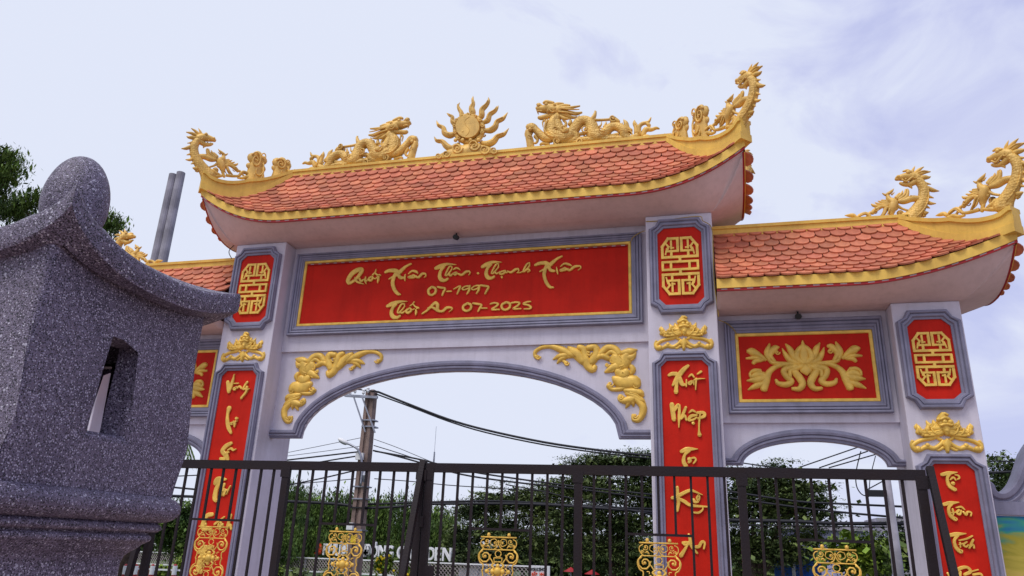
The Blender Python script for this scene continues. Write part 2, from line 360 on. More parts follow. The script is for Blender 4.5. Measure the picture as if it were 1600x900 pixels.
# gilt lion-mask crest, traced once and mirrored about its middle
def crest(parent, cx, z0, W, y):
    k = W/625.0
    A_ = lambda v: 540+(v-140)*0.154
    R = Relief(lambda u, v: (cx+u*k, z0+(512-v)*k), k, 0.06)
    g_ = lambda L: [(p[0]-A_(p[1]), p[1], p[2]) for p in L]
    for sg in (1, -1):
        f = lambda L: [((p[0]-A_(p[1]))*sg, p[1], p[2]) for p in L]
        R.stroke(f([(540,335,34),(470,372,44),(390,388,40),(330,415,40),(300,450,44),(330,485,50),(372,485,34)]))      # long upper jaw arm
        R.stroke(f([(355,492,34),(420,455,50),(480,470,44),(530,440,40),(560,400,38)]))
        R.stroke(f([(330,245,12),(350,290,44),(390,325,64),(460,335,72),(545,322,70)]))                                # wing
        R.stroke(f([(338,300,20),(322,270,30),(330,238,8)])); R.stroke(f([(350,330,60),(352,290,50),(340,255,20)]))
        R.stroke(f([(425,300,50),(432,255,40),(412,208,8)])); R.stroke(f([(500,270,60),(480,235,44),(470,205,14)]))
        for q in ((345,285,30,370,340),(400,285,30,440,345),(450,290,30,500,345)): R.stroke(f([(q[0],q[1],16),((q[0]+q[3])/2-4,(q[1]+q[4])/2+6,22),(q[3],q[4],14)]), lift=0.042)
        R.stroke(f([(412,215,12),(436,250,46),(480,285,70),(540,285,70)]))
        R.stroke(f([(395,355,26),(470,350,26),(530,338,22)]), lift=0.030); R.stroke(f([(400,325,24),(470,322,24),(530,306,20)]), lift=0.034)
        R.spiral((455-A_(262))*sg, 262, 26, 16, 1.2, lift=0.035); R.spiral((392-A_(312))*sg, 312, 24, 15, 1.2, lift=0.032)
        R.knob((378-A_(347))*sg, 347, 17, 0.03); R.knob((345-A_(478))*sg, 478, 30, 0.02); R.knob((425-A_(443))*sg, 443, 22, 0.02)
        R.stroke(f([(300,400,30),(288,435,26),(305,475,34)])); R.stroke(f([(495,470,30),(520,485,26),(560,462,36)]))
        R.knob((508-A_(205))*sg, 205, 20, 0.045); R.stroke(f([(500,345,30),(520,380,34),(548,388,26)]))
    R.stroke(g_([(540,142,30),(545,185,95),(562,235,130),(578,290,100),(587,345,44)]), th=0.065)
    R.stroke(g_([(520,210,28),(560,190,34),(600,205,28)]), lift=0.055); R.stroke(g_([(520,265,26),(570,250,30),(625,262,26)]), lift=0.06)
    R.stroke(g_([(545,160,24),(560,150,30),(590,165,24)]), lift=0.04)
    R.knob(560-A_(230), 230, 24, 0.06); R.knob(605-A_(230), 230, 24, 0.06); R.stroke(g_([(575,300,44),(590,330,30)]), lift=0.045)
    R.stroke(g_([(587,385,22),(590,430,92),(592,465,50),(597,500,30)]), th=0.05); R.knob(597-A_(500), 500, 16)
    mb = R.mb; mb.v = [(a, b+y, c) for a, b, c in mb.v]
    mb.build('crest', M_gold, parent, smooth=True)

def cluster(strokes, s):
    """strokes that touch or nearly touch form one word"""
    g = [[st] for st in strokes]; pts = [np.array([p[:2] for p in catmull(st, 4)]) for st in strokes]; P = [[p] for p in pts]
    thr = 5.2*s
    i = 0
    while i < len(g):
        merged = False
        for j in range(i+1, len(g)):
            if any(np.min(np.hypot(a[:, None, 0]-b[None, :, 0], a[:, None, 1]-b[None, :, 1])) < thr for a in P[i] for b in P[j]):
                g[i] += g[j]; P[i] += P[j]; del g[j]; del P[j]; merged = True; break
        if not merged: i += 1
    return g
def words(parent, y, data, name='word', depth=0.022):
    """brush letters on a panel: data = list of (crop x, crop y, scale, strokes); a stroke is a list of (x, y, width) in that crop"""
    for ox, oy, s, strokes in [(a, b, c, g) for a, b, c, d in data for g in cluster(d, c)]:
        R = Relief(lambda u, v: tuple(np.array(at(ox+u/s, oy+v/s, y))[[0, 2]]))
        for qi, st in enumerate(strokes):
            a = st[len(st)//2]; p = at(ox+a[0]/s, oy+a[1]/s, y); q = at(ox+(a[0]+10)/s, oy+a[1]/s, y)
            R.k = abs(q[0]-p[0])/10*1.17
            R.stroke(st, th=depth+0.0007*qi, n=5, flat=True, cap=0.9)
        mb = R.mb; mb.v = [(a, b+y, c) for a, b, c in mb.v]
        mb.build(name, M_gold, parent)

W_DEEP = 0.30
PILLARS = {}
def pillar(s, main, label):
    x0, x1, zt = (2.83, 3.73, 6.018) if main else (5.819, 6.592, 4.60)
    cx = (x0+x1)/2*s
    dp = 0.9 if main else 0.8
    mb = MB().box(min(x0*s, x1*s), max(x0*s, x1*s), 0, dp, -0.3, zt)
    p = mb.build('pillar', M_wall, GW, label=label)
    md = p.modifiers.new('bevel', 'BEVEL'); md.width = 0.012; md.segments = 2
    if main:
        up_i = octo(3.284*s, 0.207, 0.295, 5.81, 5.728, 4.78, 4.69); up_o = octo(3.284*s, 0.273, 0.411, 5.944, 5.804, 4.70, 4.56, 0.022)
        lo_i = octo(3.284*s, 0.222, 0.299, 3.925, 3.845, 0.75, 0.66); lo_o = octo(3.284*s, 0.273, 0.411, 4.043, 3.899, 0.68, 0.54, 0.022)
        ccx, ex, ez, cz0, cw = 3.284*s, 3.284*s, 5.245, 4.062, 0.775
    else:
        up_i = octo(6.203*s, 0.148, 0.240, 4.37, 4.28, 3.462, 3.387); up_o = octo(6.203*s, 0.223, 0.360, 4.486, 4.345, 3.413, 3.269, 0.02)
        lo_i = octo(6.203*s, 0.163, 0.240, 2.64, 2.565, 0.75, 0.67); lo_o = octo(6.203*s, 0.223, 0.360, 2.752, 2.615, 0.69, 0.55, 0.02)
        ccx, ex, ez, cz0, cw = 6.20*s, 6.20*s, 3.875, 2.763, 0.775
    for i_, o_ in ((up_i, up_o), (lo_i, lo_o)):
        panel('red_panel', i_, 0, p, M_red); moulding('panel_moulding', i_, o_, RIDGED, 0, p)
    emblem(p, ex, ez, 0.245 if main else 0.205, 0.425 if main else 0.335, -0.010)
    crest(p, ccx, cz0, cw, -0.001)
    return p
P_mr = pillar(1, True, 'main pillar with the gilt word column beside the right arch')
P_ml = pillar(-1, True, 'main pillar half behind the grey stone shrine')
P_or = pillar(1, False, 'slimmer end pillar under the tip of the low roof')
P_ol = pillar(-1, False, 'slimmer end pillar hidden behind the shrine')

# ---- walls with arches
def arch_wall(x0, x1, y0, y1, ztop, acx, ahs, zs, rise, parent):
    n = 28; A = [(acx+ahs*math.cos(math.pi-math.pi*i/n), zs+rise*math.sin(math.pi*i/n)) for i in range(n+1)]
    A = [(acx-ahs, zs)]+A[1:-1]+[(acx+ahs, zs)]
    T = [(x0+(x1-x0)*min(1, max(0, (a[0]-x0)/(x1-x0))), ztop) for a in A]
    A = [(x0, zs)]+A+[(x1, zs)]; T = [(x0, ztop)]+T+[(x1, ztop)]
    mb = MB(); mb.grid([[(a[0], y0, a[1]) for a in A], [(t[0], y0, t[1]) for t in T], [(t[0], y1, t[1]) for t in T], [(a[0], y1, a[1]) for a in A], [(a[0], y0, a[1]) for a in A]])
    return mb.build('arch_wall', M_wall, parent)
def arch_band(acx, ahs, zs, rise, w, xw0, xw1, h_imp, y, parent):
    """ridged band round the arch that turns outward at the springing to the pillars"""
    n = 32; th = [math.pi*i/n for i in range(n+1)]
    inn = [(acx-ahs*math.cos(t), zs+rise*math.sin(t)) for t in th]
    out = [(acx-(ahs+w)*math.cos(t), zs+(rise+w)*math.sin(t)) for t in th]
    lo = [(p, q) for p, q in zip(inn, out) if q[1] >= zs+h_imp]
    jl = (lo[0][1][0]-0.02, zs+h_imp); jr = (lo[-1][1][0]+0.02, zs+h_imp)
    I = [(xw0, zs), (inn[0][0], zs)]+[p for p, q in lo]+[(inn[-1][0], zs), (xw1, zs)]
    O = [(xw0, zs+h_imp), jl]+[q for p, q in lo]+[jr, (xw1, zs+h_imp)]
    prof = [(0, -0.02), (0, 0.035), (0.20, 0.040), (0.26, 0.06), (0.42, 0.06), (0.48, 0.048), (0.54, 0.068), (0.72, 0.075), (0.80, 0.055), (1.0, 0.050), (1.0, -0.002)]
    moulding('arch_moulding', I, O, prof, y, parent, closed=False)
arch_wall(-2.83, 2.83, 0.345, 0.41, 4.30, 0.03, 2.36, 2.965, 0.965, GW)
MB().box(-2.829, 2.829, 0.30, 0.745, 4.285, 6.03).build('beam', M_wall, GW, label='deep beam under the high roof')
arch_band(0.03, 2.36, 2.965, 0.965, 0.15, -2.829, 2.829, 0.115, 0.345, GW)
for s in (1, -1):
    e = sorted((3.731*s, 5.818*s))
    arch_wall(e[0], e[1], 0.345, 0.41, 3.19, 4.79*s, 0.84, 2.64, 0.30, GW)
    MB().box(e[0], e[1], 0.30, 0.745, 3.168, 4.62).build('beam', M_wall, GW, label='beam of the right side bay' if s > 0 else 'beam of the left side bay')
    arch_band(4.79*s, 0.84, 2.64, 0.30, 0.15, e[0], e[1], 0.08, 0.345, GW)

# ---- framed panels on the beams
def rectp(x0, x1, z0, z1): return [(x0, z0), (x1, z0), (x1, z1), (x0, z1)]
FR = [(0, 0.0), (0, 0.035), (0.18, 0.04), (0.22, 0.055), (0.38, 0.06), (0.44, 0.045), (0.50, 0.06), (0.66, 0.068), (0.72, 0.05), (0.78, 0.075), (0.94, 0.085), (1, 0.07), (1, -0.002)]
def framed(name, x0, x1, z0, z1, X0, X1, Z0, Z1, label):
    p = panel(name, rectp(x0, x1, z0, z1), 0.30, GW, M_red, 0.008); p['label'] = label
    moulding('grey_frame', rectp(x0-0.045, x1+0.045, z0-0.045, z1+0.045), rectp(X0, X1, Z0, Z1), FR, 0.30, p)
    moulding('gilt_border', rectp(x0, x1, z0, z1), rectp(x0-0.045, x1+0.045, z0-0.045, z1+0.045), [(0, 0.008), (0, 0.024), (0.2, 0.032), (0.8, 0.032), (1, 0.02), (1, 0)], 0.30, p, M_gold)
    return p
SIGN = framed('sign_panel', -2.575, 2.555, 4.725, 5.735, -2.745, 2.75, 4.53, 5.895, 'wide red name panel with three lines of gilt brush script')
LOT = [framed('lotus_panel', 4.79-0.80, 4.79+0.795, 3.465, 4.305, 4.79-0.975, 4.79+0.96, 3.277, 4.515, 'red panel with a gilt lotus over the right arch'),
       framed('lotus_panel', -4.79-0.795, -4.79+0.80, 3.465, 4.305, -4.79-0.96, -4.79+0.975, 3.277, 4.515, 'red panel with a gilt lotus over the left arch')]

# thin strip of fairy light tape tucked along the top inside of the name panel
st = MB().box(-2.56, 2.54, 0.262, 0.291, 5.705, 5.722).build('light_tape', M_redstrip, SIGN)
for i in range(38):
    x = -2.5+i*0.134; MB().box(x, x+0.055, 0.2615-0.003, 0.2615, 5.707, 5.720).build('tape_diode', M_diode, st)

def lotus(parent, cx, sgn):
    """traced left half (5x crop from 1110,460), mirrored about x=705"""
    def fn(u, v):
        p = at(1110+u/5, 460+v/5, 0.29); return (p[0], p[2])
    c0 = fn(705, 560)[0]; k = abs(fn(715, 560)[0]-fn(705, 560)[0])/10
    L = [([(700,540,50),(630,500,50),(590,430,44),(555,385,10)],0), ([(690,545,40),(600,520,44),(555,470,36),(528,420,8)],0),
         ([(700,545,46),(640,500,50),(655,440,40),(690,400,26),(688,365,10)],0.012),
         ([(700,545,26),(480,535,30),(430,510,30),(415,450,56),(428,380,12)],0), ([(470,525,26),(430,470,46),(470,420,50),(500,410,22)],0.006),
         ([(400,510,24),(350,470,40),(290,440,60),(255,435,30)],0), ([(380,510,24),(320,490,34),(245,492,16)],0), ([(370,512,22),(320,515,34),(300,535,26)],0),
         ([(600,545,26),(500,555,34),(430,600,44),(400,680,58),(385,745,52)],0), ([(420,640,34),(340,660,60),(255,670,12)],0), ([(400,690,30),(330,710,46),(265,742,12)],0),
         ([(410,640,40),(340,620,54),(290,640,30),(280,610,20),(310,590,30),(360,590,26)],0),
         ([(640,560,50),(545,590,46),(560,640,44),(600,680,44),(560,705,44),(500,695,36),(478,665,20)],0.004),
         ([(690,560,40),(620,590,50),(660,650,54),(685,700,50),(660,740,40),(605,738,26)],0.008),
         ([(640,585,30),(590,600,30),(590,650,26)],0.016)]
    AL = lambda v: 688+(v-360)*0.084
    R = Relief(lambda u, v: (cx+(fn(u, 560)[0]-c0)*1.0, fn(705, v)[1]+0.003), k, 0.034)
    for sg in (1, -1):
        for pts, lf in L:
            R.stroke([(705+(p[0]-AL(p[1]))*sg, p[1], p[2]*1.15) for p in pts], lift=lf, n=5)
        R.spiral(705+(490-696)*sg, 452, 20, 12, 1.1, lift=0.02); R.spiral(705+(362-709)*sg, 605, 24, 13, 1.1, lift=0.015)
    R.stroke([(705,385,8),(706,420,50),(705,480,76),(703,540,50)], lift=0.012, n=5)
    R.stroke([(708,560,40),(710,600,96),(712,635,20)], lift=0.02, n=5); R.spiral(692, 565, 18, 11, 1, lift=0.035); R.spiral(730, 565, 18, 11, 1, lift=0.035)
    mb = R.mb; mb.v = [(a, b+0.292, c) for a, b, c in mb.v]
    if abs(cx-4.79) > 1: pass
    mb.build('lotus_relief', M_gold, parent, smooth=True)
lotus(LOT[0], 4.787, 1); lotus(LOT[1], -4.787, 1)

def spandrel(sg):
    """acanthus scroll in the arch corner; 5x crop from (800,520)"""
    def fn(u, v):
        p = at(800+u/5, 520+v/5, 0.34); return (p[0]*sg+(0.03*(1-sg)), p[2])
    k = 0.0021
    R = Relief(fn, k, 0.05)
    S = [[(205,195,34),(180,180,26),(185,145,28),(240,112,30),(310,108,34),(380,130,50),(440,160,50),(490,185,30)],
         [(440,110,20),(470,140,60),(520,180,70),(550,225,50),(560,250,20)], [(320,208,10),(370,185,40),(430,175,40)], [(352,240,10),(385,205,36),(440,180,30)],
         [(430,240,30),(400,215,22),(420,190,26),(480,185,24)], [(520,110,40),(560,130,50),(570,180,50),(590,250,60),(630,290,46),(650,260,34)],
         [(590,120,44),(650,115,50),(660,160,50),(640,200,60),(620,240,50)], [(640,210,30),(700,180,44),(760,205,36)], [(690,170,44),(740,120,50),(800,125,50),(840,170,50)],
         [(730,180,30),(780,150,36),(830,190,40)], [(800,190,80),(850,240,110),(880,210,100),(900,170,60)], [(860,160,40),(920,150,60),(978,132,10)], [(890,200,60),(940,190,44),(968,150,12)],
         [(725,310,14),(770,285,50),(820,260,70)], [(930,260,34),(945,290,40),(930,325,26)], [(820,300,50),(870,330,80),(900,300,60)],
         [(790,350,30),(840,380,90),(900,390,100),(960,380,80),(985,420,40)], [(755,410,40),(780,440,30),(850,440,30),(900,420,30)], [(880,450,30),(940,460,50),(1000,470,50),(1025,495,20)],
         [(890,470,26),(960,500,50),(1010,530,44),(1043,555,12)], [(960,510,40),(1020,570,50),(1020,630,46),(990,680,36),(950,680,26),(945,640,22)],
         [(870,510,26),(845,490,22),(840,520,26),(880,540,30),(920,520,40)], [(920,520,40),(905,560,30),(888,588,8)], [(930,520,30),(945,550,30),(948,578,8)], [(870,535,40),(920,525,60),(960,510,50)]]
    for st in S: R.stroke(st, n=4)
    for cx, cy, r in ((205,190,22),(602,160,24),(622,258,26),(690,165,22),(783,218,24),(878,160,22),(930,198,20),(825,275,26),(745,252,18),(780,292,16),(872,345,28),(770,402,26),(968,415,24),(965,650,22),(852,505,18),(428,240,20)):
        R.spiral(cx, cy, r, 13, 1.0, lift=0.026)
    for a in ([(470,130,12),(520,180,12),(545,230,8)], [(450,130,10),(500,190,12)], [(920,470,12),(980,490,12),(1030,540,8)], [(860,200,14),(880,250,14),(840,270,12)], [(840,180,12),(870,215,14),(900,190,10)], [(880,385,12),(940,375,12)]):
        R.stroke(a, lift=0.035)
    mb = R.mb; mb.v = [(a, b+0.343, c) for a, b, c in mb.v]
    mb.build('corner_scroll', M_gold, GW, smooth=True, label='gilt leaf scroll in the right corner over the main arch' if sg > 0 else 'gilt leaf scroll in the left corner over the main arch')
spandrel(1); spandrel(-1)

# ---- lettering
T_T = lambda x, y: [[(x,y+50,34),(x+50,y+22,46),(x+120,y+8,26),(x+235,y+14,6)]]
line1 = (530, 390, 7.5, [
    # Quoi
    [(115,398,30),(108,360,40),(150,290,46),(215,245,46),(265,240,44),(255,280,36),(200,350,30),(130,398,26)], [(190,330,14),(215,380,22),(290,408,8)],
    [(240,340,16),(262,372,24),(300,350,12)], [(315,325,14),(310,370,18),(322,405,8)], [(300,372,8),(325,372,14),(345,350,8)],
    [(385,320,18),(352,345,22),(372,368,22),(400,335,20),(385,318,14)], [(398,300,18),(425,278,14),(448,300,18),(470,300,12)], [(440,235,8),(425,275,12)],
    [(400,335,8),(430,345,14),(462,318,12)], [(470,320,16),(462,355,22),(455,398,6)], [(478,300,16),(490,305,12)],
    # Xuan
    [(545,268,26),(590,250,34),(660,250,40),(690,270,44)], [(845,170,18),(780,205,26),(710,270,40),(660,310,30),(585,350,12)],
    [(665,280,30),(640,340,36),(630,400,36),(650,470,34),(690,520,30),(718,528,18)], [(690,290,30),(720,330,34),(760,335,22)], [(780,295,10),(772,330,20),(776,370,8)],
    [(870,310,22),(820,325,20),(830,335,16),(880,330,20),(905,310,12)], [(815,290,10),(860,255,20),(910,265,24),(925,285,10)], [(870,300,16),(930,330,24),(975,290,26),(1015,290,18),(1018,315,10),(1000,332,6)],
    # Thon
    [(1135,222,34),(1190,200,46),(1270,175,28),(1372,180,6)], [(1230,200,34),(1195,250,30),(1180,310,36),(1200,355,40),(1240,365,30),(1275,345,24)],
    [(1325,200,10),(1295,205,18),(1260,270,18),(1250,310,14),(1300,285,14)], [(1325,205,10),(1320,240,14),(1265,310,16)], [(1280,290,16),(1310,310,20),(1340,280,10)],
    [(1375,270,18),(1350,285,22),(1365,300,20),(1385,280,18)], [(1340,240,10),(1375,220,20),(1410,232,14),(1420,245,6)], [(1390,285,14),(1440,300,24),(1490,265,26),(1530,262,18),(1535,285,10),(1520,305,6)],
    # 07-199
    [(1090,440,24),(1050,475,24),(1055,520,24),(1090,535,22),(1130,505,24),(1130,460,24),(1090,440,24)], [(1155,440,18),(1200,450,22),(1245,460,20),(1225,500,22),(1210,540,16)], [(1265,494,14),(1318,492,14)],
    [(1345,468,12),(1420,430,16),(1410,470,22),(1385,525,14)],
    # Thoi
    [(568,665,30),(630,640,46),(710,615,28),(802,610,6)], [(668,640,34),(630,690,30),(615,745,36),(635,790,40),(680,800,30),(715,780,24)],
    [(770,640,12),(735,645,18),(700,700,18),(690,745,14),(730,740,14)], [(770,640,10),(765,680,14),(705,745,16)], [(715,735,16),(745,745,20),(780,720,10)],
    [(830,690,18),(790,720,24),(810,745,24),(850,715,22),(835,690,16)], [(835,665,14),(870,645,12),(895,672,16),(935,685,14)], [(885,615,10),(865,645,14)], [(905,705,12),(905,740,22),(900,775,6)], [(915,690,18),(936,690,14)], [(850,715,8),(890,700,10)],
    # An
    [(975,755,16),(1040,710,22),(1110,640,30),(1135,625,30)], [(1135,620,24),(1155,650,34),(1155,700,30),(1180,730,22)], [(1045,690,20),(1090,680,20),(1130,700,26),(1160,725,20)], [(1170,725,18),(1215,725,26),(1265,685,28),(1320,685,18),(1325,705,12),(1290,735,6)]])
line2 = (710, 390, 7.5, [
    [(278,280,24),(282,282,24)],
    # Thanh
    [(330,205,34),(390,175,46),(460,150,28),(558,152,6)], [(430,175,34),(390,225,30),(375,285,36),(395,330,40),(435,338,30),(468,320,24)],
    [(520,170,12),(490,180,18),(450,250,18),(440,285,14),(490,270,14)], [(520,175,10),(515,215,14),(455,285,16)], [(475,265,16),(500,285,18),(540,260,8)],
    [(600,250,16),(550,265,18),(535,290,16),(570,290,18),(605,262,18)], [(600,250,16),(610,275,16),(640,262,8)], [(558,322,22),(560,335,16)],
    [(625,255,12),(665,272,22),(715,240,26),(752,232,18),(755,262,10),(735,278,6)], [(735,278,8),(775,275,10),(820,255,14)], [(885,160,14),(850,180,18),(815,245,18),(810,268,12)], [(885,160,10),(880,200,14),(820,265,14)], [(820,265,14),(865,235,18),(885,250,16),(860,272,8)],
    # Xuan
    [(950,185,26),(1000,165,34),(1070,160,40),(1100,180,44)], [(1262,82,18),(1200,115,26),(1130,175,40),(1080,220,30),(1002,262,12)],
    [(1080,190,30),(1060,250,36),(1055,310,34),(1080,390,34),(1120,440,30),(1160,448,18)], [(1105,195,30),(1130,245,34),(1175,255,22)], [(1200,210,10),(1205,250,20),(1215,295,8)],
    [(1300,220,22),(1245,245,20),(1260,255,16),(1310,240,20),(1335,225,12)], [(1245,205,10),(1290,170,20),(1340,178,24),(1375,195,12)], [(1290,215,16),(1350,245,24),(1410,205,26),(1475,200,18),(1480,225,10),(1450,248,6)],
    # 1997 tail
    [(175,430,18),(130,435,14),(95,460,16),(115,475,14),(170,455,16),(185,425,12)], [(185,425,18),(175,480,22),(150,525,14)], [(290,425,18),(245,430,14),(205,460,16),(230,475,14),(285,450,16),(295,422,12)], [(298,425,18),(285,480,22),(262,520,14)],
    [(310,422,18),(360,430,22),(402,440,20),(385,480,22),(362,522,16)],
    # 07-2025
    [(155,632,24),(108,665,24),(110,705,24),(150,722,22),(195,695,24),(195,650,24),(155,632,24)], [(220,632,18),(270,640,22),(320,652,20),(300,690,22),(280,728,16)], [(318,690,14),(385,690,14)],
    [(425,640,18),(470,628,18),(515,640,20),(490,670,20),(440,705,18),(530,705,16)], [(610,620,24),(560,650,24),(565,695,24),(605,708,22),(650,680,24),(650,635,24),(610,620,24)],
    [(670,630,18),(720,620,18),(765,628,20),(745,660,20),(690,698,18),(780,696,16)], [(895,612,14),(850,618,18),(810,640,18),(870,655,20),(900,680,22),(880,696,18),(820,700,14)]])
words(SIGN, 0.290, [line1, line2])
words(P_mr, -0.012, [
  (1030, 560, 5.622, [ # Xuat Nhap Tu
    [(85,150,22),(115,138,30),(155,140,34)], [(255,66,22),(215,100,34),(175,150,38),(150,190,34),(118,240,16)], [(160,180,30),(152,240,26),(148,298,34)], [(182,170,26),(200,225,34),(232,235,16)], [(240,190,12),(238,250,12)],
    [(285,200,14),(258,220,18),(275,230,14),(300,200,16),(305,235,10)], [(258,165,10),(285,145,18),(308,170,12)], [(368,118,20),(335,140,12)], [(325,180,16),(322,230,14),(320,278,10)], [(310,190,16),(350,182,12),(402,180,5)],
    [(112,405,36),(120,470,36),(130,538,34)], [(125,470,22),(165,415,30),(178,440,22),(175,520,22),(173,610,8)], [(235,430,20),(215,480,24),(190,535,18)], [(195,530,18),(225,505,20),(240,545,16)],
    [(330,500,18),(280,510,26),(260,545,20),(300,540,16),(330,520,14)], [(262,480,10),(290,460,20),(322,475,12)], [(298,570,26),(300,572,26)], [(335,480,22),(390,480,26),(395,510,26),(345,530,20)], [(362,470,14),(352,560,16),(350,630,14),(355,675,32)],
    [(195,820,28),(250,800,36),(340,797,6)], [(265,810,26),(225,850,22),(215,905,30),(235,950,34)], [(265,885,34),(270,900,30),(260,915,20)], [(275,880,14),(310,875,16),(322,895,16),(300,925,12)]]),
  (1030, 740, 5.622, [ # Ky An
    [(160,120,22),(165,200,26),(170,260,26),(158,328,22)], [(115,215,26),(150,205,26),(190,185,28),(265,150,24),(310,158,18),(380,188,7)], [(165,220,24),(220,245,28),(280,280,24),(420,292,12),(445,294,4)],
    [(345,190,14),(330,215,16),(345,240,16),(355,205,14),(345,190,12)], [(300,230,26),(315,250,24),(345,250,12)], [(300,342,14),(345,345,18),(380,320,14),(385,290,10)],
    [(260,535,20),(270,570,24),(285,640,24),(335,700,16)], [(205,605,16),(245,605,20),(290,615,18)], [(260,600,16),(230,660,22),(192,720,34)], [(205,610,14),(225,625,16),(265,622,12)], [(320,645,24),(350,640,26),(375,600,22),(400,610,18),(392,662,14)]])])
words(P_ml, -0.012, [
  (320, 580, 5.622, [ # Vang Lai Si
    [(205,95,22),(215,150,30),(215,180,26)], [(218,170,26),(245,100,22),(265,28,5)], [(285,140,12),(258,155,14),(270,165,12),(285,140,10)], [(262,110,8),(300,108,10)], [(290,150,12),(310,135,14),(330,155,12)], [(378,98,18),(355,130,14),(345,160,14),(375,150,12)], [(375,140,18),(370,180,18),(340,220,16),(325,238,18)], [(372,168,14),(400,155,5)],
    [(218,325,34),(205,380,20),(203,440,26),(215,500,28),(235,545,16)], [(255,450,14),(228,462,14),(245,468,12)], [(258,440,10),(262,470,10)], [(275,440,12),(268,470,16),(265,492,8)], [(280,415,20),(290,418,16)], [(235,462,6),(265,450,10),(292,438,6)],
    [(235,635,24),(190,660,30),(160,700,30),(175,725,30),(190,745,26),(170,775,30),(140,768,18)], [(200,710,12),(205,775,22),(205,800,14)], [(205,695,10),(235,680,16),(255,695,14),(278,685,8)], [(175,735,8),(215,712,12)]]),
  (270, 560, 2.6444, [ # Thu Canh T
    [(178,515,16),(190,502,20),(222,500,6)], [(200,505,14),(182,540,14),(176,575,16),(180,588,12)], [(215,520,9),(205,545,10),(200,565,10)], [(205,545,9),(218,545,9),(212,565,9)], [(225,545,9),(222,560,8),(240,528,5)],
    [(165,645,12),(145,650,14),(130,675,14),(128,700,16),(160,705,10)], [(175,685,8),(215,655,5)], [(190,690,8),(200,680,10),(198,705,8)], [(240,648,12),(228,700,10)], [(228,690,9),(240,690,9),(244,706,7)],
    [(112,800,14),(130,785,20),(165,780,6)], [(138,785,16),(118,825,16),(110,865,20),(118,882,14)], [(150,800,10),(135,840,12),(165,815,8)]])])
words(P_or, -0.012, [
  (1400, 700, 4.5, [ # To Tien Tich Phuc
    [(320,188,22),(370,178,26),(428,172,6)], [(375,180,22),(358,215,18),(372,265,24),(405,290,26),(415,292,22)], [(398,248,26),(400,252,24)], [(378,225,8),(400,208,14),(418,228,8)], [(412,190,8),(435,195,12),(442,212,12),(428,222,8)],
    [(332,398,22),(380,388,26),(440,382,6)], [(390,390,22),(368,425,18),(380,475,24),(412,500,26),(420,500,22)], [(395,430,12),(400,455,14),(398,478,6)], [(385,455,7),(430,452,8)], [(440,435,14),(425,455,16),(445,468,14),(455,440,12)], [(420,420,8),(455,415,14),(480,435,8)], [(470,450,14),(490,470,16),(500,450,14),(525,455,12),(522,480,8)],
    [(372,615,22),(425,606,26),(490,602,6)], [(435,608,22),(408,650,18),(420,700,24),(450,728,26),(458,725,22)], [(535,618,10),(490,640,12),(440,650,8)], [(448,665,12),(450,700,8)], [(440,680,7),(475,670,8)], [(495,660,10),(470,680,14),(490,695,12),(505,680,8)], [(540,645,14),(525,675,14),(512,705,12)], [(515,695,12),(540,680,12),(545,705,12)],
    [(425,860,22),(460,842,22),(500,840,18),(520,870,22),(480,890,18)], [(360,880,14),(390,930,18)], [(450,870,16),(440,930,26)], [(520,870,10),(575,855,8)], [(540,890,16),(590,885,16),(605,905,14)]])])

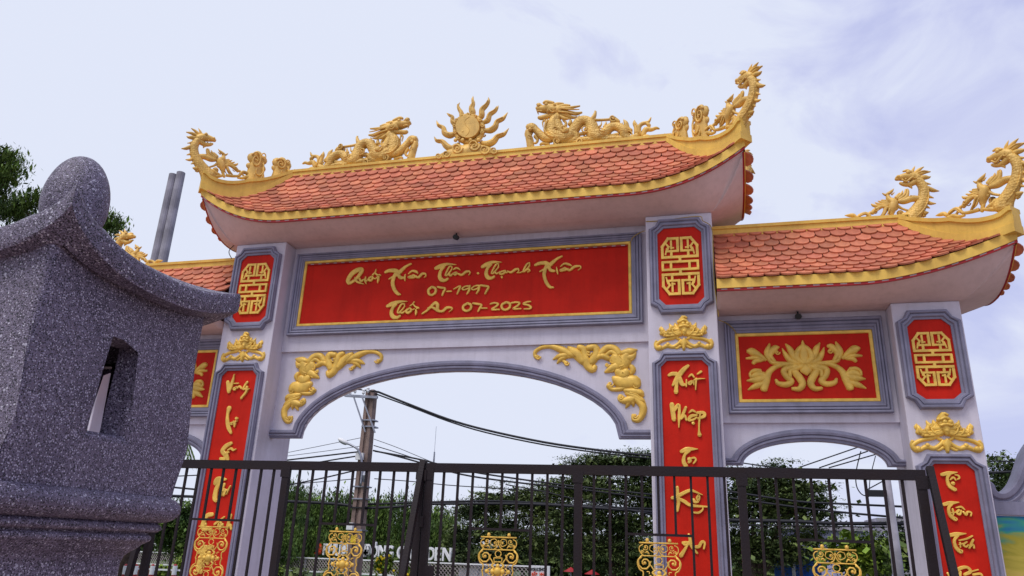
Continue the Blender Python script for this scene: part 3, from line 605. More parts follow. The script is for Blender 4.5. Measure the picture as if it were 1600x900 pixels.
# ------------------------------------------------------------------ roofs
TW, TV, TL = 0.192, 0.145, 0.230
def tile_mesh():
    mb = MB(); w = TW/2-0.004; P = [(w, TL), (-w, TL)]
    for i in range(7):
        a = math.pi*i/6; P.append((-w*math.cos(a), 0.085-0.085*math.sin(a)))
    n = len(P); t = 0.021
    mb.add([(x, y, t) for x, y in P]+[(x, y, 0) for x, y in P], [tuple(range(n)), tuple(range(2*n-1, n-1, -1))]+[(i, n+i, n+(i+1) % n, (i+1) % n) for i in range(1, n)])
    return mb
TILE = tile_mesh(); TILE_ME = TILE.mesh('tile', M_tile)
ALL_TILES = []
Y0, Y1, YC = -0.5, 1.4, 0.45
def make_roof(name_label, X0, X1, hip0, hip1, run, zb, lift, rise, zr, rect, zt, front_vis):
    roof = None
    zt0 = zb+0.115
    def xr(v): return (X0+(run*v if hip0 else 0), X1-(run*v if hip1 else 0))
    def gz(v): return rise*(0.35*v*v+0.65*v)
    def S(x, v): return np.array([x, Y0+v*(YC-Y0), zt0+lift(x)*(1-v)**1.05+gz(v)])
    def B(x, v): return np.array([x, Y1-v*(Y1-YC), zt0+lift(x)*(1-v)**1.05+gz(v)])
    def E(sg):
        Xe = X1 if sg > 0 else X0
        def f(y, v):
            hw = (YC-Y0)*(1-v)+1e-6; x = Xe-sg*run*v; q = min(1.1, abs(y-YC)/hw)
            return np.array([x, y, zt0+lift(x)*(1-v)**1.05*q**2.2+gz(v)])
        return f
    # bed under the tiles
    mb = MB(); nv = 10; nx = 40
    for F_, side in ((S, 0), (B, 0)):
        mb.grid([[F_(xr(v)[0]+(xr(v)[1]-xr(v)[0])*i/nx, v)-np.array([0, 0, 0.012]) for i in range(nx+1)] for v in [k/nv for k in range(nv+1)]])
    for sg, h in ((-1, hip0), (1, hip1)):
        if h:
            f = E(sg); mb.grid([[f(YC+(YC-Y0)*(1-v)*t, v)-np.array([0, 0, 0.012]) for t in [i/8-1 for i in range(17)]] for v in [k/nv for k in range(nv+1)]])
    roof = mb.build('roof', M_tiledeck, GW, label=name_label)
    tiles = []; slope = math.hypot(YC-Y0, rise)
    def place(F_, a, v, Td, own, r_=1, side_=False):
        p = F_(a, v); e = 1e-3
        T = (F_(a+e, v)-F_(a-e, v)); T = T/np.linalg.norm(T)*Td
        U = F_(a, v+e)-F_(a, v); U /= np.linalg.norm(U)
        T = T-U*(T@U); T /= np.linalg.norm(T); N_ = np.cross(T, U)
        U2 = U*TL-N_*0.030; U2 /= np.linalg.norm(U2); N2 = np.cross(T, U2)
        if r_ == 0 and side_: p = p-U*0.075
        jj = random.uniform(-0.004, 0.004); p = p+N_*(0.026+random.uniform(-0.002, 0.002))+T*jj-U*0.035
        m = Matrix(((T[0], U2[0], N2[0], p[0]), (T[1], U2[1], N2[1], p[1]), (T[2], U2[2], N2[2], p[2]), (0, 0, 0, 1)))
        m = m @ Matrix.Rotation(random.uniform(-0.018, 0.018), 4, 'Z')
        sy = min(1.0, max(0.45, (slope*(1-v)+0.07)/TL))
        if sy < 1: m = m @ Matrix.Diagonal((1, sy, 1, 1))
        d = p-CAM; facing = float(-(N2@d)/np.linalg.norm(d)); sz = FPX/float(d@FX)
        tiles.append((sz if own else 0, m, roof))
    slope = math.hypot(YC-Y0, rise); nr = int(0.955*slope/TV)
    for r in range(nr+1):
        v = r*TV/slope; a, b = xr(v); k = 0; HM = 0.07 if r == 0 else (0.13 if r < 3 else 0.06)
        for F_, own, Td in ((S, front_vis, 1), (B, False, -1)):
            ph = (0.5 if r % 2 else 0)*TW+random.uniform(-0.008, 0.008)*(hip0 and hip1); x = math.ceil((a-ph)/TW)*TW+ph
            if not hip0: x = a+TW*0.52
            if not hip1: b -= TW*0.40
            while x < b+0.02:
                if not hip1 and b-x < TW*0.5: x = b
                if not ((hip0 and x-a < HM) or (hip1 and b-x < HM)): place(F_, x, v, Td, own)
                x += TW*(0.5 if (not hip0 and r % 2 and x < a+TW*0.6) else 1)
        for sg, h in ((-1, hip0), (1, hip1)):
            if h:
                f = E(sg); hw = (YC-Y0)*(1-v); y = YC-hw+(0.1 if r % 2 else 0)
                
                while y < YC+hw:
                    if hw-abs(y-YC) > HM: place(f, y, v, sg, sg > 0 and r == 0 and front_vis, r, True)
                    y += TW
    ALL_TILES.extend(tiles)
    # fascia boards and the light tape under them
    def zbx(x): return zb+lift(x)
    def zbs(y, Xe): return zb+lift(Xe)*min(1.0, abs(y-YC)/(YC-Y0))**2.2
    xs = [X0+(X1-X0)*i/60 for i in range(61)]; H = 0.125
    for yo, yi in ((Y0, Y0+0.05), (Y1, Y1-0.05)):
        MB().grid([[(x, yo, zbx(x)) for x in xs], [(x, yo, zbx(x)+H) for x in xs], [(x, yi, zbx(x)+H) for x in xs], [(x, yi, zbx(x)) for x in xs], [(x, yo, zbx(x)) for x in xs]]).build('fascia', M_ridge, roof)
    ys = [Y0+0.052+(Y1-Y0-0.104)*i/24 for i in range(25)]
    for Xe, h, sg in ((X0, hip0, -1), (X1, hip1, 1)):
        if h: MB().grid([[(a, y, zbs(y, Xe)+q) for y in ys] for a, q in ((Xe, 0), (Xe, H), (Xe-0.05*sg, H), (Xe-0.05*sg, 0), (Xe, 0))]).build('fascia', M_ridge, roof)
    MB().grid([[(x, a, zbx(x)+q) for x in xs] for a, q in ((Y0+0.012, -0.001), (Y0+0.012, -0.034), (Y0+0.04, -0.034), (Y0+0.04, -0.001), (Y0+0.012, -0.001))]).build('light_tape', M_redstrip, roof)
    mb = MB(); x = X0+0.05
    while x < X1-0.08:
        z0, z1 = zbx(x), zbx(x+0.075); y = Y0+0.0105
        mb.add([(x, y, z0-0.019), (x+0.075, y, z1-0.019), (x+0.075, y, z1-0.006), (x, y, z0-0.006)], [(0, 1, 2, 3)]); x += 0.155
    mb.build('tape_diodes', M_diode, roof, kind='stuff')
    for Xe, h, sg in ((X0, hip0, -1), (X1, hip1, 1)):
        if h: MB().grid([[(a, y, zbs(y, Xe)+q) for y in ys] for a, q in ((Xe-0.012*sg, -0.001), (Xe-0.012*sg, -0.014), (Xe-0.035*sg, -0.014), (Xe-0.035*sg, -0.001), (Xe-0.012*sg, -0.001))]).build('light_tape', M_redstrip, roof)
    # soffit: a hull from the wall head out to the eaves
    per = [(x, Y0+0.03, zbx(x)-0.008) for x in (xs if hip0 else xs)]
    if hip1: per += [(X1-0.03, y, zbs(y, X1)-0.008) for y in ys]
    per += [(x, Y1-0.03, zbx(x)-0.008) for x in reversed(xs)]
    if hip0: per += [(X0+0.03, y, zbs(y, X0)-0.008) for y in reversed(ys)]
    rx0, rx1, ry0, ry1 = rect; rows = []
    for w in [i/10 for i in range(11)]:
        row = []
        for (x, y, z) in per:
            ix = min(rx1, max(rx0, x)); iy = min(ry1, max(ry0, y))
            row.append((ix+(x-ix)*w, iy+(y-iy)*w, zt+(z-zt)*w**1.45))
        rows.append(row)
    sf = MB().grid(rows, close=True); n = len(sf.v)
    sf.add([(rx0, ry0, zt), (rx1, ry0, zt), (rx1, ry1, zt), (rx0, ry1, zt)], [(0, 1, 2, 3)])
    sf.build('soffit', M_soffit, roof, smooth=True)
    # ridge beam and hip beams
    ra, rb = xr(1)
    rg = MB(); rg.box(ra-0.02, rb+0.02, YC-0.085, YC+0.085, zr-0.24, zr-0.045); rg.box(ra-0.03, rb+0.03, YC-0.105, YC+0.105, zr-0.045, zr)
    rg.build('ridge', M_ridge, roof)
    for sg, h in ((-1, hip0), (1, hip1)):
        if not h: continue
        Xe = X1 if sg > 0 else X0
        for F_, ys_ in ((S, -1), (B, 1)):
            rows = []; nn = 16
            for i in range(nn+1):
                t = i/nn; v = 1-t; x = Xe-sg*run*v
                p = F_(x, v) if t < 1 else F_(Xe, 0)
                hh = float(np.interp(t, [0, .25, .5, .75, .92, 1], [0.075, 0.19, 0.275, 0.245, 0.235, 0.275]))
                q = Vector((p[0], p[1], p[2])); nrm = Vector((-ys_*1.0, sg*1.0, 0)).normalized() if sg > 0 else Vector((ys_*1.0, sg*1.0, 0)).normalized()
                nrm = Vector((1, -ys_*sg, 0)).normalized()
                wd = 0.085
                rows.append([q+nrm*wd*a+Vector((0, 0, b)) for a, b in ((-1.25, -0.05), (-1.25, 0.055), (-1, 0.06), (-1, hh-0.06), (-1.3, hh-0.055), (-1.3, hh), (1.3, hh), (1.3, hh-0.055), (1, hh-0.06), (1, 0.06), (1.25, 0.055), (1.25, -0.05))])
            out = Vector((sg, ys_, 0)).normalized()*0.035; rows.append([p+out for p in rows[-1]])
            mb = MB().grid(rows, close=True); c = len(rows[0]); k = len(rows)-1
            mb.f += [tuple(range(c)), tuple(k*c+j for j in reversed(range(c)))]
            # stepped block at the corner that carries the figure
            q = F_(Xe, 0); bx = []
            mb.build('hip_ridge', M_ridge, roof)
    return roof
random.seed(4)
lift_main = lambda x: 0.56*(max(0, abs(x)-2.6)/1.6)**2.2
lift_wing = lambda x: 0.44*(max(0, abs(x)-5.4)/1.75)**1.7
R_main = make_roof('high centre roof of curved clay tiles', -4.2, 4.2, True, True, 1.0, 6.17, lift_main, 1.20, 7.535, (-3.73, 3.73, 0.0, 0.9), 6.02, True)
R_wr = make_roof('low tiled roof over the right arch', 3.735, 7.15, False, True, 0.95, 4.73, lift_wing, 1.05, 5.955, (3.735, 6.592, 0.0, 0.8), 4.602, True)
R_wl = make_roof('low tiled roof mostly hidden behind the shrine', -7.15, -3.735, True, False, 0.95, 4.73, lift_wing, 1.05, 5.955, (-6.592, -3.735, 0.0, 0.8), 4.602, True)
ALL_TILES.sort(key=lambda t: -t[0])
for sz, m, roof in ALL_TILES[:300]: link('tile', TILE_ME, roof, M=m)
for roof in (R_main, R_wr, R_wl):
    V = np.array(TILE.v); mb = MB()
    for sz, m, r in ALL_TILES[300:]:
        if r is roof:
            A = np.array(m); W_ = V@A[:3, :3].T+A[:3, 3]; mb.add(W_, TILE.f)
    if mb.v: mb.build('tile_rows', M_tile, roof, kind='stuff')

# ------------------------------------------------------------------ roof figures
def apply(mb, fn): mb.v = [fn(*p) for p in mb.v]; return mb
def in_px(ox, oy, s, y, x0, z0, sg=1):
    """crop coordinates -> metres in the figure's own upright plane"""
    def fn(u, v):
        p = at(ox+u/s, oy+v/s, y); return ((p[0]-x0)*sg, p[2]-z0)
    return fn
def local_scale(fn, u, v):
    a = fn(u, v); b = fn(u+10, v); return math.hypot(a[0]-b[0], a[1]-b[1])/10

# big dragon on the main ridge: 10x crop from (810,150)
DR_X, DR_Z = 2.0, 7.53
def big_dragon(name, label, loc, mirror):
    loc = (loc[0], loc[1], loc[2]+0.015); t = thing(name, label, 'dragon statue', loc, 'dragons along the main ridge')
    fn0 = in_px(810, 150, 10, YC, DR_X, DR_Z); fn = (lambda u, v: fn0(u, v)) if not mirror else (lambda u, v: (-fn0(u, v)[0], fn0(u, v)[1]))
    k = local_scale(fn0, 1000, 600)
    def part(nm, strokes=(), spirals=(), knobs=(), th=None, fat=1.22):
        R = Relief(fn, k, 0.09, free=True)
        for st in strokes:
            lf = 0.0
            if isinstance(st, tuple): st, lf = st
            R.stroke([(a, b, w*fat) for a, b, w in st], lift=lf, n=4)
        for sp in spirals:
            cx, cy, r, w, tn, lf = sp
            for q in (lf, -lf): R.spiral(cx, cy, r, w, tn, lift=q, start=1.0)
        for (cx, cy, r, lf) in knobs:
            for q in (lf, -lf): R.knob(cx, cy, r, q)
        R.mb.build(nm, M_sculpt if nm in ('body', 'leg') else M_sculpt_plain, t, smooth=True)
    part('body', [[(610,330,120),(560,420,170),(520,520,210),(560,610,210),(680,650,190),(800,640,170),(870,540,150),(940,440,140),(1020,400,130),(1110,430,140),(1150,520,170),(1180,620,190),(1280,670,150)],
                  [(1260,660,150),(1350,600,140),(1420,520,120),(1500,490,110),(1580,510,120),(1650,570,130),(1660,640,110),(1730,690,100),(1830,660,90),(1880,590,60)],
                  [(860,600,50),(950,610,46),(1060,590,50)], [(480,560,120),(560,650,150),(700,690,120),(860,690,80)], [(560,730,60),(760,725,70),(960,700,80),(1150,700,90),(1350,690,90),(1560,680,80),(1720,690,70)], [(1120,560,110),(1240,600,120),(1330,640,100)], [(600,420,120),(640,540,150),(740,620,140)], [(1330,610,50),(1450,640,56),(1560,620,60)],
                  ([(470,420,26),(430,520,30),(430,600,34),(500,670,30),(640,690,24)], 0.07)],
         [(1050,560,60,26,1.3,0.07),(730,565,62,26,1.2,0.09),(1310,590,56,24,1.2,0.08),(1740,625,70,24,1.5,0.03),(600,570,80,22,0.8,0.08)])
    part('head', [[(640,250,150),(560,230,170),(480,210,150),(400,220,110),(330,215,90),(295,200,60)], [(600,310,80),(500,320,70),(420,340,66),(350,355,60),(315,350,44)],
                  ([(400,150,34),(440,130,46),(500,140,50),(560,150,40)], 0.05), ([(300,170,40),(330,165,50),(370,190,40)], 0.03), ([(470,290,50),(520,240,80),(590,250,70)], 0.05),
                  ([(380,270,22),(330,265,22),(300,275,20)], 0.04), [(300,240,26),(305,275,18),(312,300,8)], [(395,370,20),(400,400,10)]],
         [(550,250,60,26,1.2,0.085)], [(450,180,30,0.075),(325,180,32,0.05),(290,215,20,0.03),(580,190,26,0.08)])
    part('mane', [[(560,150,50),(630,140,50),(705,125,14)], [(620,190,60),(720,170,60),(808,158,20)], ([(650,210,50),(760,220,50),(860,205,36),(965,185,20)], 0.03), [(660,260,60),(780,270,56),(900,290,50),(992,270,26)],
                  [(650,310,60),(760,320,50),(850,350,40),(920,335,16)], ([(650,340,50),(720,375,50),(810,378,14)], 0.02), ([(600,240,30),(700,240,26),(840,255,20),(960,255,12)], 0.06), ([(640,290,26),(760,300,22),(900,330,10)], 0.06),
                  [(420,380,30),(380,420,24),(385,500,10)], [(410,390,26),(420,430,20),(400,480,8)], [(640,360,40),(630,420,30),(600,480,18)], [(700,390,30),(745,440,34),(700,500,16)], [(650,470,24),(690,510,24)]])
    part('spines', [[(800,460,60),(815,410,44),(808,360,6)], [(900,410,70),(940,370,50),(950,315,8)], [(740,480,40),(760,430,6)], [(1130,400,60),(1180,340,60),(1205,260,30),(1190,248,12)], [(1050,370,46),(1150,385,46),(1250,390,36),(1430,380,34)],
                    [(1200,470,36),(1240,500,34),(1290,470,24),(1300,415,8)], [(1340,500,40),(1365,450,30),(1370,410,8)], [(1210,430,30),(1230,480,26)], [(1600,500,50),(1625,430,10)],
                    [(1480,380,60),(1530,400,70),(1570,420,50)]], [(1480,385,56,30,1.1,0.05)], [(1490,390,60,0.0)])
    part('tail', [[(1760,560,60),(1700,520,70),(1680,440,60),(1645,385,14)], [(1850,600,70),(1840,500,60),(1815,440,50),(1812,390,10)], [(1900,620,60),(1880,520,60),(1930,450,50),(2030,420,40),(2072,350,16)],
                  [(1940,640,60),(1990,540,70),(2080,540,50),(2150,515,40),(2200,525,22)], [(1920,670,50),(2000,650,60),(2090,670,40),(2170,695,10)], [(2000,440,40),(2040,470,50),(2050,510,16)], ([(1880,610,30),(1870,520,26),(1820,450,8)], 0.04)])
    part('leg', [[(520,690,90),(430,680,115),(350,620,105),(270,540,95),(220,500,110),(155,520,110)], [(240,560,30),(180,560,34),(150,590,22)], [(210,600,34),(170,610,30),(120,600,26)], [(150,530,40),(118,590,36),(112,640,24)]], [], [(190,560,34,0.05),(150,640,30,0.03)])
    part('leg', [[(740,590,130),(840,600,130),(905,660,105),(880,730,95),(970,745,70)], [(900,720,40),(960,750,40),(1000,730,30)], [(860,750,34),(920,780,34)]], [], [(760,590,50,0.08)])
    part('leg', [[(1330,610,100),(1380,660,90),(1370,730,80),(1300,745,50)], [(1380,710,60),(1470,700,60),(1520,740,34)], [(1440,690,30),(1500,710,26),(1515,750,20)]], [], [(1330,600,44,0.07)])
    part('cloud_scroll', [[(150,560,80),(160,640,90),(180,720,100),(190,800,100),(200,860,90)], [(260,640,50),(300,700,40),(270,750,30),(230,740,20)], [(160,850,60),(330,840,60),(520,810,70),(720,800,80),(900,790,80),(1040,770,50)],
                          [(340,775,30),(380,755,40),(480,765,36)], [(1030,690,40),(1080,680,50),(1100,730,50),(1040,790,40)], [(1120,790,50),(1300,770,50),(1520,740,40)], [(1600,700,60),(1650,730,40),(1640,690,40)], [(1500,735,30),(1700,725,30),(1820,715,50),(1960,700,60)]],
         [(615,745,66,30,1.3,0.06),(970,755,62,28,1.3,0.06),(220,830,34,18,1,0.06),(190,670,40,20,1,0.06)], [(600,760,60,0.0),(960,770,60,0.0)])
    return t
big_dragon('ridge_dragon', 'gilt scaly dragon statue on the main ridge right of the sun emblem, facing it', (DR_X, YC, DR_Z), False)
big_dragon('ridge_dragon', 'gilt scaly dragon statue on the main ridge left of the sun emblem, facing it', (-DR_X, YC, DR_Z), True)

# neck-up dragon with a phoenix, 7.5x crop from (1280,240); local origin at the foot of the neck
def hip_dragon_proto():
    t = thing('corner_dragon', 'x', 'dragon statue', (0, 0, 0), 'dragons with phoenixes at the roof corners')
    fn = in_px(1280, 240, 7.5, YC, at(1280+1120/7.5, 240+775/7.5, YC)[0], at(1280+1120/7.5, 240+775/7.5, YC)[2]); k = local_scale(fn, 1000, 500)
    def part(nm, strokes=(), spirals=(), knobs=()):
        R = Relief(fn, k, 0.065, free=True)
        for st in strokes:
            lf = 0.0
            if isinstance(st, tuple): st, lf = st
            R.stroke(st, lift=lf, n=4)
        for cx, cy, r, w, tn, lf in spirals:
            for q in (lf, -lf): R.spiral(cx, cy, r, w, tn, lift=q)
        for cx, cy, r, lf in knobs:
            for q in (lf, -lf): R.knob(cx, cy, r, q)
        R.mb.build(nm, M_sculpt if nm == 'neck' else M_sculpt_plain, t, smooth=True)
    part('neck', [[(1060,800,260),(1100,730,200),(1160,650,170),(1215,540,140),(1225,430,130),(1190,350,120),(1130,300,110)], ([(1130,760,26),(1220,660,22),(1270,540,20),(1265,430,18),(1220,350,16)], 0.045), [(900,770,50),(1000,720,70),(1060,720,60)]])
    part('head', [[(1150,290,120),(1070,270,140),(1000,275,110),(940,285,80),(900,300,50)], [(1120,330,90),(1060,360,70),(990,360,56),(945,345,36)], ([(975,225,26),(1020,215,40),(1070,235,40)], 0.04), ([(960,320,24),(1010,345,26),(1060,310,30),(1110,280,30)], 0.045),
                  [(1050,370,50),(1075,390,36),(1088,412,8)], ([(900,290,26),(920,275,34),(960,270,30)], 0.02)], [(1110,280,36,20,1,0.055)], [(1030,240,26,0.055),(1005,318,14,0.05),(920,280,20,0.035)])
    part('mane', [[(1080,240,40),(1100,190,34),(1122,145,5)], [(1110,240,50),(1170,190,44),(1225,155,12)], [(1130,260,50),(1220,225,50),(1302,212,16)], [(1150,290,56),(1230,280,66),(1280,280,40),(1305,268,12)], ([(1120,250,20),(1200,215,18),(1270,215,8)], 0.03)])
    part('spines', [[(1250,350,40),(1310,360,10)], [(1260,400,60),(1330,430,56),(1405,440,12)], [(1270,500,50),(1340,520,14)], [(1270,570,50),(1310,585,44),(1366,585,14)], [(1250,620,50),(1297,640,12)], [(1230,700,80),(1278,690,20)], [(1220,730,50),(1250,735,14)]])
    part('phoenix', [[(740,465,14),(780,485,36),(815,465,46),(850,440,36),(874,410,6)], [(800,490,44),(820,540,80),(870,580,120),(850,650,110),(840,720,60)], [(850,480,26),(880,455,10)],
                     [(930,560,60),(1000,560,80),(1080,530,90),(1160,530,80)], [(880,590,60),(960,640,34),(1030,665,30)], [(800,640,60),(740,620,50),(660,660,60),(620,700,50)],
                     [(850,640,60),(850,720,50),(835,790,40)], [(780,640,50),(760,700,50),(710,750,20)], [(900,640,60),(890,660,40)], ([(780,650,22),(760,710,20),(735,740,8)], 0.04), ([(820,660,20),(800,710,16),(780,740,8)], 0.04)], [(660,665,26,14,1,0.045),(1070,515,24,14,1,0.04)], [(815,475,12,0.035)])
    part('wing', [[(900,520,50),(930,480,34),(942,460,12)], [(910,530,50),(965,470,36),(978,435,12)], [(930,540,50),(1000,480,40),(1015,420,24)], [(940,560,60),(1020,510,50),(1040,440,34),(1030,415,20)]])
    part('wing', [[(840,570,50),(740,550,34),(735,545,14)], [(840,580,50),(740,570,40),(690,555,14)], [(830,590,50),(720,595,44),(655,575,16)], [(830,600,50),(720,620,50),(640,610,40),(612,592,20)]])
    part('tail_streamer', [[(300,725,10),(350,725,46),(400,725,56),(440,750,40),(480,720,44),(540,700,44),(580,720,44),(620,760,40),(700,770,46),(800,765,50)], [(220,812,14),(300,790,40),(360,785,50),(400,800,30)],
                           [(420,790,40),(500,770,60),(570,790,50),(640,790,30)], [(600,690,40),(560,740,30),(520,790,30)], [(850,770,40),(950,790,60),(1060,800,80)], ([(470,740,14),(540,715,14),(600,760,14)], 0.03)], [(950,700,34,18,1,0.02)], [(950,700,44,0.0)])
    return t
proto = hip_dragon_proto()
foot_ridge = at(1280+1120/7.5, 240+775/7.5, YC)
def set_fig(o, loc, ang, tilt, sc, label, flip=False):
    """ang: heading of the figure's own +x (towards the neck's back) in the ground plane; tilt: lean of the base line"""
    m = Matrix.Translation(Vector(loc)) @ Matrix.Rotation(ang, 4, 'Z') @ Matrix.Rotation(-tilt, 4, 'Y') @ Matrix.Scale(sc, 4)
    o.matrix_basis = m; o['label'] = label
Q = math.pi/4
spots = [((foot_ridge[0], YC, foot_ridge[2]), 0.0, 0.0, 1.0, 'dragon with phoenix on the flat ridge of the right wing roof'),
         ((-foot_ridge[0], YC, foot_ridge[2]), math.pi, 0.0, 1.0, 'dragon on the left wing ridge, only its snout peeking over the shrine roof'),
         ((4.20, -0.50, 7.09), -Q, -0.15, 1.02, 'corner dragon rearing at the right front corner of the high roof'),
         ((-4.20, -0.50, 7.09), math.pi+Q, -0.15, 1.02, 'corner dragon rearing at the left front corner of the high roof'),
         ((7.13, -0.48, 5.63), -Q, -0.05, 1.0, 'dragon cut by the right photo edge, on the tip of the right wing roof'),
         ((-7.13, -0.48, 5.63), math.pi+Q, -0.05, 1.0, 'corner dragon on the front tip of the left wing roof, behind the shrine'),
         ((4.20, 1.40, 7.09), Q, -0.15, 1.02, 'dragon on the right rear corner of the high roof, barely showing past the tiles'),
         ((-4.20, 1.40, 7.09), math.pi-Q, -0.15, 1.02, 'corner dragon on the left rear corner of the high roof, behind the tiles')]
for i, (loc, ang, tilt, sc, lab) in enumerate(spots):
    o = proto if i == 0 else copy_tree(proto)
    set_fig(o, loc, ang, tilt, sc, lab)

# cloud scrolls near the ridge ends
def cloud(label, loc, ang, h, w):
    t = thing('cloud_ornament', label, 'cloud ornament', loc, 'cloud ornaments on the hip ridges', ang)
    R = Relief(lambda u, v: (u*w, v*h), w, 0.05, free=True)
    R.stroke([(-0.05, -0.2, 1.1), (-0.05, 0.1, 1.0), (0, 0.35, 0.85), (0.0, 0.6, 0.7)], n=3, th=0.045)
    for cx, cy, r in ((0.22, 0.70, 0.34), (-0.25, 0.72, 0.30), (0.0, 0.86, 0.26), (-0.3, 0.42, 0.24), (0.35, 0.40, 0.2)): R.knob(cx, cy, r, 0, 0.45)
    R.mb.build('stem', M_sculpt_plain, t, smooth=True)
    R = Relief(lambda u, v: (u*w, v*h), w, 0.03, free=True)
    for q in (0.055, -0.055):
        R.spiral(0.08, 0.62, 0.30, 0.10, 1.6, 0.5, lift=q); R.spiral(-0.12, 0.30, 0.34, 0.09, 0.7, 2.2, lift=q, ball=False); R.spiral(-0.05, 0.15, 0.42, 0.09, 0.6, 2.4, lift=q, ball=False); R.spiral(-0.30, 0.80, 0.16, 0.08, 1, lift=q)
    R.mb.build('scroll', M_sculpt_plain, t, smooth=True)
for s in (1, -1):
    side = 'right' if s > 0 else 'left'
    cloud('low curled cloud ornament nearest the main ridge on the %s' % side, ((3.37)*s, 0.33, 7.40), -Q if s > 0 else math.pi+Q, 0.36, 0.30)
    cloud('taller curled cloud ornament beside the %s corner dragon tail' % side, ((3.66)*s, 0.04, 7.25), -Q if s > 0 else math.pi+Q, 0.52, 0.30)

# sun emblem with flame rays: 8.18x crop from (670,145)
SX, SZ = -0.02, 7.53
sun = thing('sun_emblem', 'gilt sun disc with yin-yang line and nine flame rays, middle of the main ridge', 'sun emblem', (SX, YC, SZ))
fn = in_px(670, 145, 8.18, YC, SX, SZ); k = local_scale(fn, 515, 470)
for ray in ([(350,680,60),(290,715,84),(225,680,80),(175,625,60),(105,615,44),(68,560,6)], [(350,515,50),(270,545,80),(205,515,76),(185,450,60),(125,415,44),(98,355,6)], [(400,395,40),(350,405,66),(305,370,62),(300,310,48),(262,285,34),(230,258,6)],
            [(450,335,44),(425,310,66),(415,255,58),(385,205,44),(375,165,30),(395,125,6)], [(555,315,44),(562,260,80),(548,200,76),(568,140,52),(560,90,34),(567,40,5)], [(625,335,44),(675,295,76),(680,220,70),(735,160,56),(765,110,40),(762,60,8)],
            [(690,385,44),(755,350,70),(780,280,62),(845,235,48),(875,195,32),(888,165,8)], [(700,485,50),(790,480,76),(850,435,76),(875,370,62),(950,330,50),(1008,252,8)], [(690,645,56),(760,655,84),(830,620,80),(880,560,66),(960,530,50),(1022,455,8)]):
    R = Relief(fn, k, 0.07, free=True); R.stroke([(a, b, c*0.98) for a, b, c in ray], n=5); R.stroke([(a, b, c*0.3) for a, b, c in ray[1:-1]], lift=0.045); R.mb.build('flame_ray', M_sculpt_plain, sun, smooth=True)
R = Relief(fn, k, 0.09, free=True)
P = [(515+150*math.cos(a), 465+145*math.sin(a)) for a in [2*math.pi*i/32 for i in range(32)]]
R.plate(P, -0.095, 0.095)
R.mb.build('disc', M_sculpt_plain, sun)
R = Relief(fn, k, 0.03, free=True)
for q in (0.095, -0.095): R.stroke([(540,345,8),(485,390,9),(490,440,9),(535,500,9),(530,550,9),(490,590,8)], lift=q, th=0.006); R.knob(455, 530, 14, q, 0.4)
R.mb.build('yin_yang_line', M_sculpt_plain, sun)
R = Relief(fn, k, 0.09, free=True)
R.stroke([(515+178*math.cos(a), 465+172*math.sin(a), 62) for a in [2*math.pi*i/24 for i in range(25)]], n=1)
for i in range(11):
    a = math.pi*(0.75+1.5*i/10); 
    for q in (0.05, -0.05): R.spiral(515+182*math.cos(a), 465+176*math.sin(a), 26, 18, 1, lift=q)
for cx in (360, 450, 550, 650):
    for q in (0.07, -0.07): R.knob(cx, 632, 26, q)
R.mb.build('scroll_ring', M_sculpt_plain, sun, smooth=True)
R = Relief(fn, k, 0.10, free=True)
R.stroke([(100,850,70),(200,820,110),(330,790,170),(510,760,230),(700,760,180),(820,780,110),(900,790,50)])
R.stroke([(350,700,120),(420,760,140),(400,820,80)]); R.stroke([(640,690,120),(590,740,140),(640,800,80)])
for cx, cy, r in ((385,745,72),(600,705,80),(250,820,50),(735,765,66),(850,775,50),(150,845,40)):
    for q in (0.10, -0.10): R.spiral(cx, cy, r, 22, 1.5, lift=q)
R.mb.build('cloud_base', M_sculpt_plain, sun, smooth=True)

# ------------------------------------------------------------------ iron gate
def gy(x): return -2.64+0.025*(x-0.8)
ZT = 2.30; STEP = 0.146
